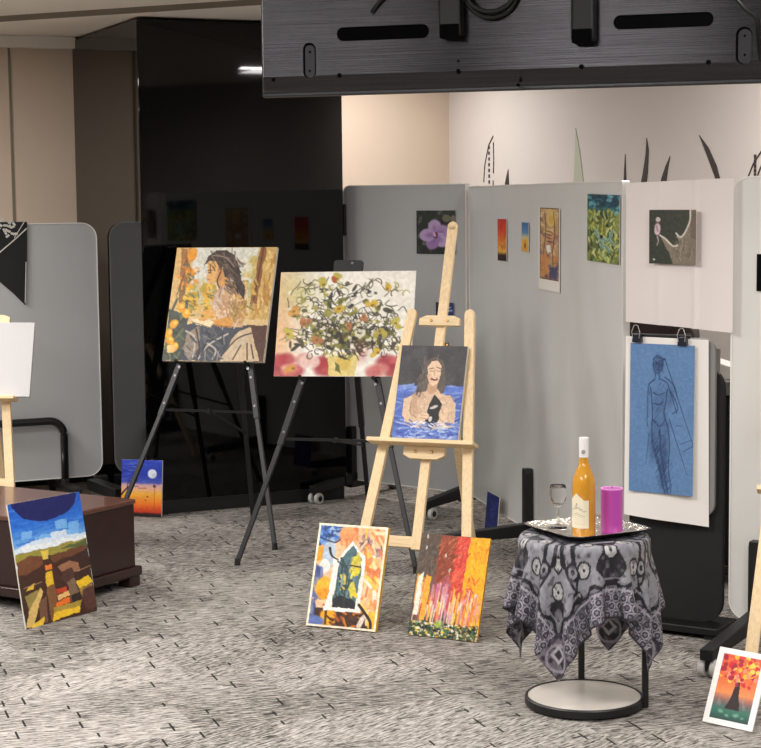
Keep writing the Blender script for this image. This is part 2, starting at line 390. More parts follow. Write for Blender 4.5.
def art_mesh(art, wd, ht, th, edge='canvas', face='paint', name='canvas', bend=None, mats=None):
    """picture facing -Y, centred, th thick"""
    nx, ny = art.nx, art.ny; vs_ = []; colr = art.linear().reshape(-1, 3)
    fb = bend or (lambda x, z: 0.0)
    for j in range(ny + 1):
        for i in range(nx + 1):
            x = (i / nx - .5) * wd; z = (.5 - j / ny) * ht; vs_.append((x, -th / 2 + fb(x, z), z))
    q = lambda i, j: j * (nx + 1) + i
    fs = [(q(i, j), q(i, j + 1), q(i + 1, j + 1), q(i + 1, j)) for j in range(ny) for i in range(nx)]; mi = [0] * len(fs)
    rim = [q(0, j) for j in range(ny + 1)] + [q(i, ny) for i in range(1, nx + 1)] + [q(nx, j) for j in range(ny - 1, -1, -1)] + [q(i, 0) for i in range(nx - 1, 0, -1)]
    b0 = len(vs_)
    # separate edge ring so that paint does not bleed over the side
    for k in rim: vs_.append(vs_[k])
    n = len(rim)
    for k in rim: x, y, z = vs_[k]; vs_.append((x, y + th, z))
    for k in range(n): kk = (k + 1) % n; fs.append((b0 + kk, b0 + k, b0 + n + k, b0 + n + kk)); mi.append(1)
    if bend is None: fs.append(tuple(b0 + n + k for k in range(n - 1, -1, -1))); mi.append(1)
    else:
        b1 = len(vs_)
        for j in (range(ny + 1)):
            for i in range(nx + 1): x, y, z = vs_[q(i, j)]; vs_.append((x, y + th, z))
        for j in range(ny):
            for i in range(nx): fs.append((b1 + q(i, j), b1 + q(i + 1, j), b1 + q(i + 1, j + 1), b1 + q(i, j + 1))); mi.append(1)
    me = bpy.data.meshes.new(name); me.from_pydata(vs_, [], fs)
    me.materials.append(MAT[face]); me.materials.append(MAT[edge])
    me.polygons.foreach_set('material_index', mi)
    at = me.color_attributes.new('paint', 'FLOAT_COLOR', 'POINT')
    full = np.ones((len(vs_), 4)); full[:, :3] = .8; full[:len(colr), :3] = colr
    at.data.foreach_set('color', full.ravel()); me.update()
    o = bpy.data.objects.new(name, me); col.objects.link(o); return o
def painting(name, art, wd, ht, th, o, yaw, lean, ro, label, cat='painting', group=None, edge='canvas', lift=0, bend=None):
    ob = art_mesh(art, wd, ht, th, edge, name=name, bend=bend)
    m = lean_matrix(Vector(o), R(yaw), R(lean), R(ro))
    if lift is None:                                     # rest the lowest corner on the floor
        lo = min((m @ Vector((x, y, -ht / 2))).z for x in (-wd / 2, wd / 2) for y in (-th / 2, th / 2)); m.translation.z -= lo - .0005
    # o is the centre of the front face
    m.translation = m.translation + m.to_3x3() @ Vector((0, th / 2, 0))
    ob.matrix_world = m; return tag(ob, label, cat, group)

# ------------------------------------------------------------------ the pictures
def art_woman():
    a = Art(170, 1.06, (222, 198, 150), 1)
    a.put(np.clip(.5 + a.noise(5), 0, 1), (206, 164, 96), .7)
    a.poly([(.18, 0), (.82, 0), (.80, .45), (.6, .5), (.2, .45)], (214, 212, 200))
    a.poly([(.22, .28), (.45, .25), (.48, .5), (.2, .5)], (196, 186, 140), .9)
    for _ in range(26): a.ell(.72 + a.rng.rand() * .14, .1 + a.rng.rand() * .45, .04, .05, [(176, 170, 118), (202, 176, 96), (214, 206, 160)][_ % 3], .7)
    a.poly([(.84, 0), (1, 0), (1, .63), (.80, .63)], (205, 170, 100)); a.dabs(40, (.86, .05, 1, .6), [(190, 140, 60), (225, 195, 130), (170, 120, 60)], .08, .02, 1.4, .3)
    a.poly([(.84, 0), (.90, 0), (.865, .5), (.80, .5)], (142, 92, 52)); a.line([(.87, 0), (.83, .5)], .018, (100, 62, 36))
    a.poly([(.04, 0), (.14, 0), (.13, .5), (.10, .5)], (158, 108, 62)); a.dabs(18, (.03, 0, .16, .5), [(120, 78, 44), (200, 150, 90)], .12, .015, 1.5, .15)
    a.poly([(0, 0), (.05, 0), (.08, .5), (0, .5)], (216, 176, 112), .8)
    a.ell(.16, .06, .05, .06, (222, 150, 44)); a.ell(.17, .22, .05, .045, (226, 148, 40)); a.dabs(26, (.05, .1, .24, .35), [(90, 92, 60), (226, 150, 50), (214, 130, 40)], .05, .02, .8, .8)
    for _ in range(60): a.ell(.13 + a.rng.rand() * .32, .34 + a.rng.rand() * .28, .028, .026, [(224, 170, 40), (206, 150, 36), (232, 190, 84), (170, 150, 60)][_ % 4], .85)
    a.dabs(30, (.05, .36, .4, .62), [(88, 96, 70), (112, 110, 60)], .05, .012, .5, .9)
    a.poly([(.16, .64), (1, .63), (1, .68), (.16, .69)], (220, 192, 140)); a.poly([(.1, .69), (1, .68), (1, 1), (.1, 1)], (86, 56, 44))
    a.poly([(0, .55), (.2, .6), (.22, 1), (0, 1)], (74, 80, 70)); a.dabs(30, (0, .5, .18, 1), [(52, 66, 62), (110, 116, 84)], .08, .02, 1.2, .6)
    for x, y in ((.07, .68), (.03, .76), (.12, .53), (.18, .58), (.05, .82), (.1, .88)): a.ell(x, y, .045, .045, (230, 160, 44)); a.ell(x + .01, y - .01, .02, .02, (244, 196, 96)); 
    a.poly([(.02, .86), (.12, .88), (.1, .93), (.04, .93)], (236, 190, 120))
    # skirt
    a.poly([(.17, .69), (.34, .66), (.62, .70), (.80, .68), (.93, 1), (.15, 1), (.22, .85)], (66, 70, 80))
    a.poly([(.21, .76), (.33, .70), (.36, .88), (.26, .98), (.2, .9)], (142, 126, 112)); a.poly([(.33, .7), (.48, .74), (.42, .86), (.37, .8)], (84, 86, 94))
    a.poly([(.72, .74), (.83, .70), (.96, .99), (.58, 1), (.62, .9)], (206, 182, 148))
    for p in ([(.2, .74), (.3, .8), (.3, .97)], [(.36, .98), (.44, .86), (.62, .76)], [(.42, .84), (.52, .9), (.5, .98)], [(.62, .98), (.74, .84), (.84, .76)]): a.line(p, .016, (190, 180, 168)); 
    for p in ([(.60, .93), (.72, .80), (.86, .75)], [(.70, .98), (.76, .86)], [(.84, .98), (.82, .84)], [(.9, .97), (.86, .85)], [(.30, .72), (.36, .9), (.34, 1)], [(.45, .76), (.38, .95)]): a.line(p, .013, (58, 48, 46))
    a.dabs(30, (.2, .7, .6, 1), [(48, 54, 66), (98, 100, 106), (150, 142, 132)], .09, .012, 1., .5)
    # blouse, sleeve, arm
    a.poly([(.56, .29), (.68, .34), (.75, .46), (.77, .58), (.745, .70), (.63, .70), (.5, .62), (.42, .58), (.43, .44), (.48, .35)], (198, 160, 122))
    a.dabs(60, (.46, .33, .76, .68), [(226, 196, 160), (186, 142, 108), (172, 124, 96), (232, 206, 176)], .08, .016, 1.1, .5)
    a.line([(.60, .32), (.66, .45), (.63, .62)], .012, (138, 96, 76)); a.line([(.72, .42), (.68, .54)], .012, (142, 100, 80)); a.line([(.75, .5), (.64, .58)], .01, (136, 94, 74))
    a.poly([(.47, .37), (.53, .34), (.51, .5), (.46, .58), (.43, .53)], (204, 180, 160)); a.dabs(30, (.46, .36, .74, .66), [(150, 110, 84), (180, 140, 104), (222, 194, 158)], .09, .012, 1.2, .4, .8)
    a.poly([(.38, .66), (.5, .63), (.66, .62), (.64, .71), (.5, .70)], (212, 152, 72)); a.line([(.40, .665), (.52, .69), (.64, .70)], .01, (150, 96, 50))
    a.poly([(.24, .64), (.36, .62), (.47, .66), (.44, .71), (.30, .69)], (236, 216, 178)); a.line([(.25, .66), (.45, .71)], .009, (140, 110, 80))
    a.ell(.40, .58, .06, .03, (222, 168, 92)); a.ell(.36, .635, .05, .02, (214, 158, 88))
    a.dabs(70, (.2, .02, .8, .3), [(222, 220, 210), (200, 202, 196), (226, 220, 200)], .08, .02, .8, .8, .5); a.dabs(50, (.62, .3, .84, .62), [(196, 150, 80), (226, 196, 130), (150, 120, 66), (216, 176, 80)], .06, .02, 1.3, .7)
    # neck, face, hair
    a.poly([(.44, .22), (.55, .2), (.57, .31), (.50, .36), (.46, .32)], (206, 150, 86))
    a.poly([(.33, .13), (.36, .10), (.46, .12), (.5, .22), (.47, .30), (.40, .325), (.36, .315), (.345, .285), (.325, .26), (.34, .22)], (222, 172, 104))
    a.poly([(.44, .18), (.5, .18), (.49, .29), (.44, .31)], (196, 136, 76))
    a.line([(.345, .205), (.385, .20)], .009, (90, 58, 42)); a.line([(.35, .225), (.38, .228)], .007, (70, 46, 36)); a.line([(.345, .285), (.37, .287)], .008, (160, 84, 62))
    a.poly([(.30, .17), (.32, .08), (.40, .03), (.50, .025), (.58, .06), (.64, .16), (.68, .26), (.73, .34), (.74, .46), (.69, .42), (.64, .33), (.58, .27), (.52, .27), (.49, .18), (.42, .12), (.35, .12)], (66, 52, 46))
    a.dabs(45, (.36, .05, .6, .2), [(98, 80, 68), (44, 34, 32), (128, 108, 92)], .09, .009, .9, .5); a.dabs(46, (.56, .13, .67, .40), [(98, 80, 68), (44, 34, 32), (120, 98, 80)], .08, .01, 1.0, .4)
    a.line([(.47, .22), (.45, .30), (.48, .36)], .012, (58, 44, 40)); a.line([(.38, .07), (.5, .09), (.6, .17)], .01, (150, 132, 116))
    a.grain(.07); return a
def art_bouquet():
    a = Art(200, .75, (238, 234, 224), 2)
    a.ell(0, .5, .14, .5, (226, 178, 132), .8, soft=.6); a.ell(.12, .2, .14, .14, (196, 190, 128), .6, soft=.7)
    for _ in range(34):
        x = a.rng.rand(); 
        if .42 < x < .64: continue
        a.ell(x, .84 + a.rng.rand() * .16, .06, .045, [(166, 52, 62), (196, 92, 92), (150, 40, 54), (214, 140, 128)][_ % 4], .75, soft=.3)
    a.ell(.62, .72, .06, .1, (186, 96, 92), .6, soft=.5); a.ell(.25, .86, .08, .05, (226, 200, 190), .8)
    a.poly([(.38, .79), (.62, .79), (.6, 1), (.41, 1)], (222, 202, 130)); a.ell(.51, .88, .06, .05, (212, 180, 84), .8); a.ell(.5, .79, .12, .018, (240, 230, 190))
    a.poly([(.44, .86), (.47, .9), (.49, .98), (.45, .95)], (110, 112, 56))
    D = [(56, 50, 40), (74, 66, 48), (92, 84, 54), (48, 46, 44)]; G = [(126, 126, 58), (150, 146, 70), (98, 102, 52), (176, 164, 82), (84, 86, 56)]; Yw = [(206, 172, 58), (206, 150, 70), (190, 176, 76), (176, 116, 76)]
    for _ in range(90):                                       # curling stems
        t = a.rng.uniform(math.pi * .98, math.pi * 2.05); r0 = a.rng.uniform(.05, .2); r1 = a.rng.uniform(.22, .5)
        p = []
        for k in range(4):
            r = r0 + (r1 - r0) * k / 3; tt = t + a.rng.normal(0, .16)
            p.append((.5 + 1.0 * r * math.cos(tt), .70 + .62 / .75 * r * math.sin(tt) * 1.15 + a.rng.normal(0, .02)))
        a.line(p, .008, D[_ % 4], .85, .004)
    for _ in range(60):
        x, y = a.rng.uniform(.1, .9), a.rng.uniform(.08, .75); t = a.rng.uniform(0, 6.28); p = [(x, y)]
        for k in range(3): t += a.rng.normal(0, .9); x += .045 * math.cos(t); y += .05 * math.sin(t); p.append((x, y))
        a.line(p, .007, D[_ % 4], .8)
    for _ in range(110):                                      # loose curls over the whole paper
        x, y = a.rng.uniform(.10, .92), a.rng.uniform(.10, .82)
        if abs(x - .5) * .9 + abs(y - .5) * .7 > .62: continue
        t = a.rng.uniform(0, 6.28); dt = a.rng.choice([-1, 1]) * a.rng.uniform(.5, 1.1); p = [(x, y)]
        for k in range(4): t += dt; x += .022 * math.cos(t); y += .028 * math.sin(t); p.append((x, y))
        a.line(p, .009, (D + G[:2])[_ % 6], .85, .005)
    for _ in range(105):
        t = a.rng.uniform(math.pi * .95, math.pi * 2.06); r = a.rng.uniform(.1, .47)
        x, y = .5 + .95 * r * math.cos(t), .68 + 1.22 * r * math.sin(t)
        a.ell(x, y, a.rng.uniform(.016, .04), a.rng.uniform(.008, .018), (G + D)[_ % 9], .85, a.rng.uniform(0, 3.14))
    for _ in range(95): a.ell(a.rng.normal(.5, .11), a.rng.normal(.66, .07), .03, .012, (D + G[:2])[_ % 6], .8, a.rng.uniform(0, 3.14))
    for _ in range(70): a.ell(a.rng.normal(.5, .2), a.rng.normal(.5, .16), .016, .011, (236, 229, 212), .8, a.rng.uniform(0, 3.14))
    for x, y in ((.32, .12), (.42, .07), (.80, .17), (.12, .38), (.2, .5), (.64, .44), (.08, .6), (.87, .5), (.76, .58), (.76, .78), (.14, .93), (.3, .66), (.7, .33), (.45, .35), (.52, .52)):
        c = Yw[a.rng.randint(4)]
        for k in range(3): a.ell(x + a.rng.normal(0, .015), y + a.rng.normal(0, .02), .028, .02, c, .85, a.rng.uniform(0, 3))
        a.ell(x, y, .012, .01, (120, 84, 40), .7)
    a.ell(.40, .075, .03, .018, (168, 80, 44), .95, .9); a.grain(.05); return a
def art_portrait():
    a = Art(120, 1.37, (66, 64, 66), 3)
    a.put(np.clip(a.noise(6), 0, 1), (96, 94, 96), .5); a.put(np.clip(a.noise(9), 0, 1), (44, 42, 46), .5)
    a.rect(0, .43, 1, 1.05, (78, 104, 180)); a.dabs(170, (0, .44, 1, 1), [(52, 74, 156), (106, 136, 202), (160, 180, 220), (46, 62, 140), (128, 150, 206)], .14, .022, .1, .3, .6)
    a.dabs(30, (0, .43, .3, .5), [(130, 152, 210), (86, 116, 196)], .1, .02, 0, .2); a.dabs(20, (.75, .43, 1, .5), [(130, 152, 210), (86, 116, 196)], .1, .02, 0, .2)
    a.poly([(.38, .20), (.44, .14), (.54, .12), (.65, .16), (.71, .28), (.72, .46), (.68, .53), (.40, .51), (.24, .56), (.31, .46), (.35, .3)], (92, 82, 76))
    a.dabs(24, (.36, .15, .68, .5), [(70, 60, 56), (120, 108, 98)], .16, .01, 1.4, .25)
    a.poly([(.13, .58), (.28, .51), (.44, .49), (.48, .44), (.61, .46), (.65, .51), (.82, .53), (.92, .62), (.92, .86), (.6, .9), (.16, .86)], (206, 176, 148))
    a.put(np.clip(a.noise(7), 0, 1) * (a.Y > .5) * (a.Y < .86) * (a.X > .2) * (a.X < .88), (164, 130, 104), .7)
    a.dabs(60, (.2, .53, .86, .82), [(190, 154, 122), (224, 198, 172), (170, 136, 110), (232, 212, 190)], .1, .022, 1.2, .6, .5)
    a.poly([(.12, .57), (.24, .54), (.21, .70), (.30, .76), (.5, .74), (.5, .81), (.22, .84), (.12, .76)], (214, 184, 154)); a.line([(.24, .6), (.24, .72), (.34, .77)], .012, (150, 116, 92))
    a.poly([(.46, .40), (.60, .40), (.60, .49), (.52, .53), (.46, .48)], (190, 152, 122))
    a.dabs(14, (.3, .3, .4, .52), [(70, 62, 58), (104, 92, 84)], .1, .02, 2.0, .3)
    a.poly([(.43, .22), (.48, .17), (.58, .165), (.64, .22), (.64, .32), (.6, .40), (.54, .425), (.48, .40), (.44, .32)], (224, 192, 162))
    a.poly([(.44, .30), (.5, .3), (.5, .4), (.46, .37)], (204, 166, 134), .7); a.line([(.46, .25), (.52, .24)], .014, (110, 82, 66)); a.line([(.57, .23), (.63, .245)], .014, (110, 82, 66))
    a.line([(.47, .275), (.52, .272)], .01, (130, 92, 76)); a.line([(.58, .268), (.63, .275)], .01, (130, 92, 76)); a.line([(.545, .25), (.54, .31), (.56, .315)], .009, (176, 134, 106))
    a.ell(.55, .357, .05, .022, (120, 46, 44)); a.ell(.55, .35, .035, .008, (236, 220, 204))
    a.poly([(.58, .52), (.70, .61), (.68, .78), (.57, .905), (.47, .82), (.50, .66)], (32, 31, 33))
    a.ell(.585, .65, .065, .02, (196, 190, 184), 1, -.35); a.ell(.55, .78, .028, .04, (206, 200, 196), 1, .3)
    a.ell(.44, .76, .085, .055, (222, 192, 162)); a.ell(.75, .72, .07, .10, (218, 186, 156)); a.line([(.7, .66), (.74, .72)], .01, (160, 124, 98)); a.line([(.4, .74), (.5, .75)], .008, (160, 124, 98)); a.line([(.4, .775), (.49, .78)], .008, (160, 124, 98))
    a.dabs(90, (.1, .82, .95, .98), [(200, 212, 234), (92, 122, 200), (60, 84, 172), (160, 180, 222)], .1, .018, .15, .35, .7); a.dabs(14, (.15, .82, .8, .87), [(230, 232, 240)], .07, .016, .1, .4)
    a.line([(.9, .68), (.98, .68)], .008, (180, 200, 236)); a.grain(.05); return a
def art_door():
    a = Art(120, 1.39, (226, 190, 150), 4)
    a.put(np.clip(.4 + a.noise(4), 0, 1), (236, 168, 120), .8)
    a.ell(.12, .1, .2, .16, (74, 122, 190)); a.ell(.28, .05, .12, .1, (150, 178, 210)); a.dabs(30, (0, 0, .35, .2), [(56, 96, 170), (120, 160, 210), (40, 60, 110)], .1, .03, .6, .7)
    a.ell(.45, .1, .14, .12, (226, 150, 96)); a.dabs(16, (.34, .02, .58, .2), [(236, 160, 100), (214, 120, 72)], .1, .03, 1.2, .6)
    for x, y in ((.70, .12), (.76, .17), (.9, .25), (.68, .2)): a.ell(x, y, .06, .06, (150, 118, 124), .8); a.dabs(6, (x - .06, y - .05, x + .06, y + .05), [(96, 70, 80), (190, 150, 140)], .08, .016, .8, .8)
    a.dabs(50, (.66, .05, 1, .75), [(236, 160, 104), (240, 196, 130), (226, 122, 74), (244, 222, 180), (236, 190, 70)], .14, .04, 1.1, .6)
    a.ell(.04, .3, .09, .10, (232, 150, 34)); a.ell(.2, .3, .1, .22, (176, 190, 206)); a.ell(.16, .42, .08, .1, (226, 220, 214))
    a.dabs(20, (.0, .38, .12, .95), [(56, 72, 130), (84, 96, 150), (120, 130, 160)], .14, .05, 1.4, .3)
    a.ell(.19, .62, .13, .14, (236, 172, 52)); a.ell(.2, .68, .1, .08, (226, 150, 36))
    a.rect(.1, .82, 1, 1, (64, 40, 28)); a.ell(.3, .9, .12, .12, (232, 160, 30)); a.dabs(26, (.15, .8, .95, 1), [(94, 50, 26), (220, 130, 40), (46, 28, 22), (180, 84, 30)], .12, .03, .5, .6)
    a.ell(.12, .95, .12, .08, (92, 112, 168)); a.ell(.87, .62, .12, .16, (236, 196, 150)); a.dabs(40, (.76, .3, .96, .95), [(240, 206, 90), (226, 130, 70), (246, 232, 216), (236, 170, 110), (206, 110, 70)], .12, .05, 1.3, .4); a.ell(.93, .9, .08, .12, (234, 184, 60))
    a.poly([(.24, .82), (.29, .42), (.26, .30), (.34, .34), (.52, .15), (.66, .27), (.72, .29), (.74, .40), (.74, .82)], (234, 228, 218))
    a.poly([(.33, .80), (.37, .34), (.53, .19), (.66, .33), (.69, .42), (.67, .80)], (78, 106, 112)); a.dabs(40, (.36, .3, .66, .78), [(58, 84, 94), (110, 134, 136), (46, 60, 66)], .1, .03, 1.4, .4)
    a.dabs(16, (.54, .31, .65, .47), [(226, 200, 48), (206, 190, 70), (236, 214, 90)], .08, .045, 1.2, .5, .9); a.dabs(8, (.42, .5, .49, .62), [(222, 200, 90), (200, 196, 110)], .07, .035, 1.3, .5, .9); a.dabs(10, (.57, .57, .65, .70), [(224, 190, 40), (206, 196, 80)], .08, .035, 1.3, .4, .9); a.dabs(14, (.36, .35, .55, .7), [(150, 170, 166), (100, 130, 140), (40, 60, 70)], .1, .025, 1.4, .4, .8); a.poly([(.34, .72), (.44, .68), (.66, .72), (.67, .80), (.33, .80)], (38, 42, 44))
    a.line([(.5, .42), (.5, .8)], .018, (44, 54, 58)); a.line([(.52, .39), (.68, .40)], .02, (52, 44, 38)); a.rect(.22, .80, .76, .835, (238, 232, 224))
    a.line([(.20, .24), (.24, .31), (.34, .345)], .04, (40, 34, 34), 1, .015); a.line([(.72, .76), (.9, .9), (.92, .98)], .04, (56, 36, 28)); a.line([(.03, .14), (.25, .18), (.33, .15)], .02, (44, 56, 90))
    for x0, y0, x1, y1 in ((0, 0, 1, .022), (0, 0, .026, 1), (0, .98, 1, 1), (.972, 0, 1, 1)): a.rect(x0, y0, x1, y1, (236, 226, 200), 1, False)
    a.grain(.08, 40); return a
def art_stripes():
    a = Art(120, 1.36, (86, 72, 62), 5)
    a.poly([(.30, 0), (.56, 0), (.52, .7), (.26, .7)], (138, 62, 38)); a.poly([(.54, 0), (.74, 0), (.70, .75), (.48, .75)], (204, 66, 50)); a.poly([(.72, 0), (1.05, 0), (1.05, 1), (.66, 1)], (242, 166, 22))
    a.dabs(70, (.28, .02, .56, .7), [(170, 80, 44), (110, 48, 32), (196, 110, 70), (90, 60, 48)], .09, .012, -.9, .25); a.dabs(50, (.52, .03, .72, .6), [(226, 96, 70), (180, 50, 44), (214, 120, 90)], .08, .014, -.9, .3)
    a.dabs(50, (.02, .02, .3, .5), [(70, 60, 54), (104, 88, 74), (96, 76, 60)], .08, .016, -1, .4); a.dabs(40, (.74, .02, 1, .95), [(250, 184, 40), (232, 146, 16), (214, 120, 30)], .1, .016, 1.4, .3)
    a.dabs(40, (.74, .38, .9, .75), [(214, 84, 40), (190, 60, 50), (226, 130, 40)], .06, .018, 1.2, .6)
    a.dabs(24, (.3, .02, .75, .5), [(226, 150, 120), (240, 190, 160)], .04, .007, -.9, .3, .7)
    for x, y in ((.1, .02), (.1, .14), (.48, .34), (.4, .2), (.45, .5)): a.ell(x, y, .012, .03, (226, 216, 200), .8)
    S = [(232, 216, 190), (240, 170, 50), (200, 110, 150), (230, 120, 60), (206, 150, 170), (236, 190, 70), (190, 70, 60), (226, 220, 210)]
    for _ in range(150):
        x = a.rng.uniform(.02, .97); y = a.rng.uniform(.6, .87) + (.0 if x > .25 else -.06); l = a.rng.uniform(.1, .28)
        a.line([(x, y - l / 2), (x - .015, y + l / 2)], a.rng.uniform(.015, .045), S[_ % 8], .8, .01)
    a.poly([(.05, .42), (.11, .38), (.10, .8), (.03, .8)], (234, 222, 204)); a.poly([(.15, .40), (.24, .42), (.20, .85), (.13, .85)], (238, 164, 52)); a.ell(.45, .52, .06, .16, (186, 96, 140), .6, soft=.5); a.ell(.28, .55, .04, .12, (170, 90, 120), .6, soft=.5)
    a.rect(0, .875, 1, 1, (70, 84, 60), .8)
    for _ in range(300):
        a.ell(a.rng.rand(), a.rng.uniform(.86, 1), a.rng.uniform(.01, .026), a.rng.uniform(.008, .02), [(34, 50, 40), (46, 86, 56), (226, 220, 200), (20, 24, 26), (60, 110, 70), (20, 34, 28), (206, 190, 150), (222, 180, 50)][_ % 8], .9)
    a.ell(.42, .87, .06, .05, (170, 200, 90), .7); a.grain(.09, 50); return a
def art_tree():
    a = Art(110, 1.42, (238, 236, 232), 6)
    m = a.rect(.11, .075, .89, .925, (226, 110, 60), 1, False).astype(float)
    a.grad([(.07, (214, 84, 60)), (.35, (226, 106, 52)), (.58, (232, 140, 84)), (.66, (150, 100, 90)), (.72, (96, 98, 96)), (.8, (58, 112, 96)), (.93, (40, 70, 66))], m)
    n = np.clip(a.noise(30, 14), 0, 1) * m * (a.Y > .6) * (a.Y < .76); a.put(n, (150, 138, 132), .8)
    for x, y, r in ((.3, .82, .05), (.62, .84, .06), (.44, .86, .04), (.75, .86, .03)): a.ell(x, y, r, r * .6, (150, 204, 170), .55, soft=.5)
    a.poly([(.48, .40), (.56, .40), (.60, .60), (.66, .78), (.36, .78), (.45, .6)], (48, 36, 36)); a.line([(.5, .45), (.4, .3)], .02, (60, 40, 36)); a.line([(.53, .45), (.66, .3)], .02, (60, 40, 36))
    B = [(206, 44, 50), (240, 180, 56), (170, 30, 56), (232, 110, 60), (226, 60, 56), (248, 206, 90), (150, 36, 60), (240, 140, 110)]
    for _ in range(120):
        x = a.rng.uniform(.14, .87); y = a.rng.uniform(.09, .43); 
        if y > .28 + .18 * (1 - abs(x - .52) * 1.2): continue
        a.ell(x, y, .045, .045, B[a.rng.randint(8)], .95)
    for _ in range(10): a.ell(a.rng.uniform(.3, .75), a.rng.uniform(.3, .46), .04, .04, B[a.rng.randint(8)], .95)
    a.put(1 - m, (238, 236, 232), 1); a.grain(.03); return a
def art_cubist():
    a = Art(130, 1.65, (40, 104, 200), 7)
    a.grad([(0, (26, 84, 186)), (.2, (40, 110, 208)), (.34, (110, 168, 228)), (.41, (214, 226, 236))]); a.dabs(70, (0, .05, 1, .38), [(30, 92, 196), (70, 136, 220), (44, 112, 206)], .2, .02, -.05, .1, .6)
    for x0, y0, x1, y1 in ((.12, .24, .26, .3), (.60, .20, .76, .27), (.78, .23, .92, .29), (.3, .29, .9, .35)): a.rect(x0, y0, x1, y1, (120, 178, 234), .9)
    a.poly([(.0, .37), (.3, .32), (.52, .32), (.52, .285), (.74, .285), (.74, .33), (1, .34), (1, .42), (0, .42)], (206, 222, 238)); a.rect(.1, .36, 1, .40, (232, 236, 238), .8)
    th = np.linspace(0, math.pi, 26); a.poly([(.50 + .46 * math.cos(t), -.02 + .205 * math.sin(t) / 1.0) for t in th], (24, 28, 92))
    a.rect(0, .41, 1, 1.05, (64, 38, 28)); a.poly([(0, .41), (1, .385), (1, .45), (.6, .46), (0, .47)], (150, 140, 62)); a.poly([(.6, .43), (1, .39), (1, .46)], (86, 96, 52)); a.poly([(.35, .42), (.45, .41), (.43, .49), (.36, .49)], (218, 190, 80))
    a.poly([(0, .47), (.2, .43), (.36, .46), (.34, .53), (.1, .58), (0, .57)], (112, 68, 44)); a.poly([(.45, .47), (.9, .44), (1, .47), (.9, .49), (.5, .53)], (104, 64, 42)); a.poly([(.5, .55), (1, .49), (1, .68), (.6, .7)], (58, 34, 28))
    a.poly([(.37, .54), (.46, .53), (.46, .57), (.37, .58)], (224, 120, 44)); a.poly([(.36, .6), (.45, .59), (.46, .70), (.35, .71)], (222, 180, 44)); a.poly([(.35, .71), (.47, .70), (.46, .97), (.34, .98)], (124, 84, 52))
    a.poly([(.54, .57), (.7, .54), (.82, .57), (.84, .64), (.76, .65), (.74, .6), (.58, .62)], (150, 104, 76)); a.poly([(.6, .62), (.74, .6), (.76, .68), (.66, .72), (.56, .68)], (76, 48, 40))
    a.poly([(.27, .70), (.30, .74), (.10, .99), (.0, .99), (.12, .78)], (212, 178, 106)); a.poly([(.05, .74), (.27, .71), (.08, .86)], (146, 130, 70)); a.poly([(.12, .68), (.2, .66), (.18, .7), (.08, .71)], (222, 184, 60)); a.poly([(.22, .82), (.33, .78), (.30, .99), (.2, .99)], (112, 78, 60))
    a.poly([(.47, .75), (.62, .74), (.62, .78), (.48, .79)], (190, 64, 36)); a.poly([(.48, .80), (.64, .78), (.65, .82), (.48, .84)], (226, 176, 110)); a.poly([(.46, .85), (.64, .83), (.64, .88), (.44, .89)], (226, 110, 36))
    a.poly([(.64, .71), (.74, .69), (.80, .84), (.80, .9), (.66, .88)], (122, 98, 78)); a.poly([(.66, .82), (.80, .81), (.80, .91), (.68, .92)], (44, 30, 28)); a.poly([(.76, .72), (.94, .69), (1, .75), (.8, .79)], (232, 188, 40)); a.poly([(.80, .79), (.98, .76), (1, .84), (.82, .88)], (164, 132, 66))
    a.ell(.94, .88, .13, .16, (84, 52, 44)); a.poly([(.4, .92), (.78, .90), (.76, .97), (.36, .99)], (236, 190, 44)); a.poly([(.4, .89), (.8, .88), (.78, .92), (.4, .93)], (170, 142, 60)); a.poly([(.1, .97), (.26, .94), (.24, 1), (.08, 1)], (230, 190, 60))
    a.line([(.05, .68), (.3, .66)], .01, (170, 140, 110)); a.line([(.8, .64), (1, .62)], .008, (190, 150, 110)); a.grain(.05); return a
def art_moon():
    a = Art(80, 1.35, (44, 66, 180), 8)
    a.grad([(0, (50, 74, 190)), (.25, (34, 56, 168)), (.40, (70, 84, 180)), (.44, (206, 160, 170)), (.52, (232, 176, 140)), (.6, (240, 176, 60)), (.78, (238, 120, 30)), (.92, (190, 50, 26)), (.95, (40, 20, 20)), (1, (20, 16, 18))])
    a.dabs(30, (0, 0, 1, .4), [(60, 90, 204), (30, 46, 150), (96, 120, 210)], .2, .025, 0, .2, .6); a.ell(.76, .24, .11, .11, (226, 232, 244), warp=False); a.ell(.8, .27, .05, .05, (196, 206, 226), .7)
    a.line([(0, .62), (.15, .5), (.32, .42), (.42, .34)], .05, (56, 30, 50), 1, .015); a.line([(.14, .5), (.18, .34)], .025, (56, 30, 50), 1, .01); a.line([(.2, .47), (.42, .47)], .02, (56, 30, 50), 1, .01); a.line([(.42, .5), (.62, .5)], .02, (170, 100, 90))
    a.ell(.82, .46, .035, .035, (90, 50, 40)); a.line([(.82, .5), (.82, .9)], .015, (150, 80, 30), .7); a.ell(.65, .65, .025, .018, (120, 70, 40)); a.ell(.6, .71, .025, .018, (120, 70, 40)); a.grain(.05); return a
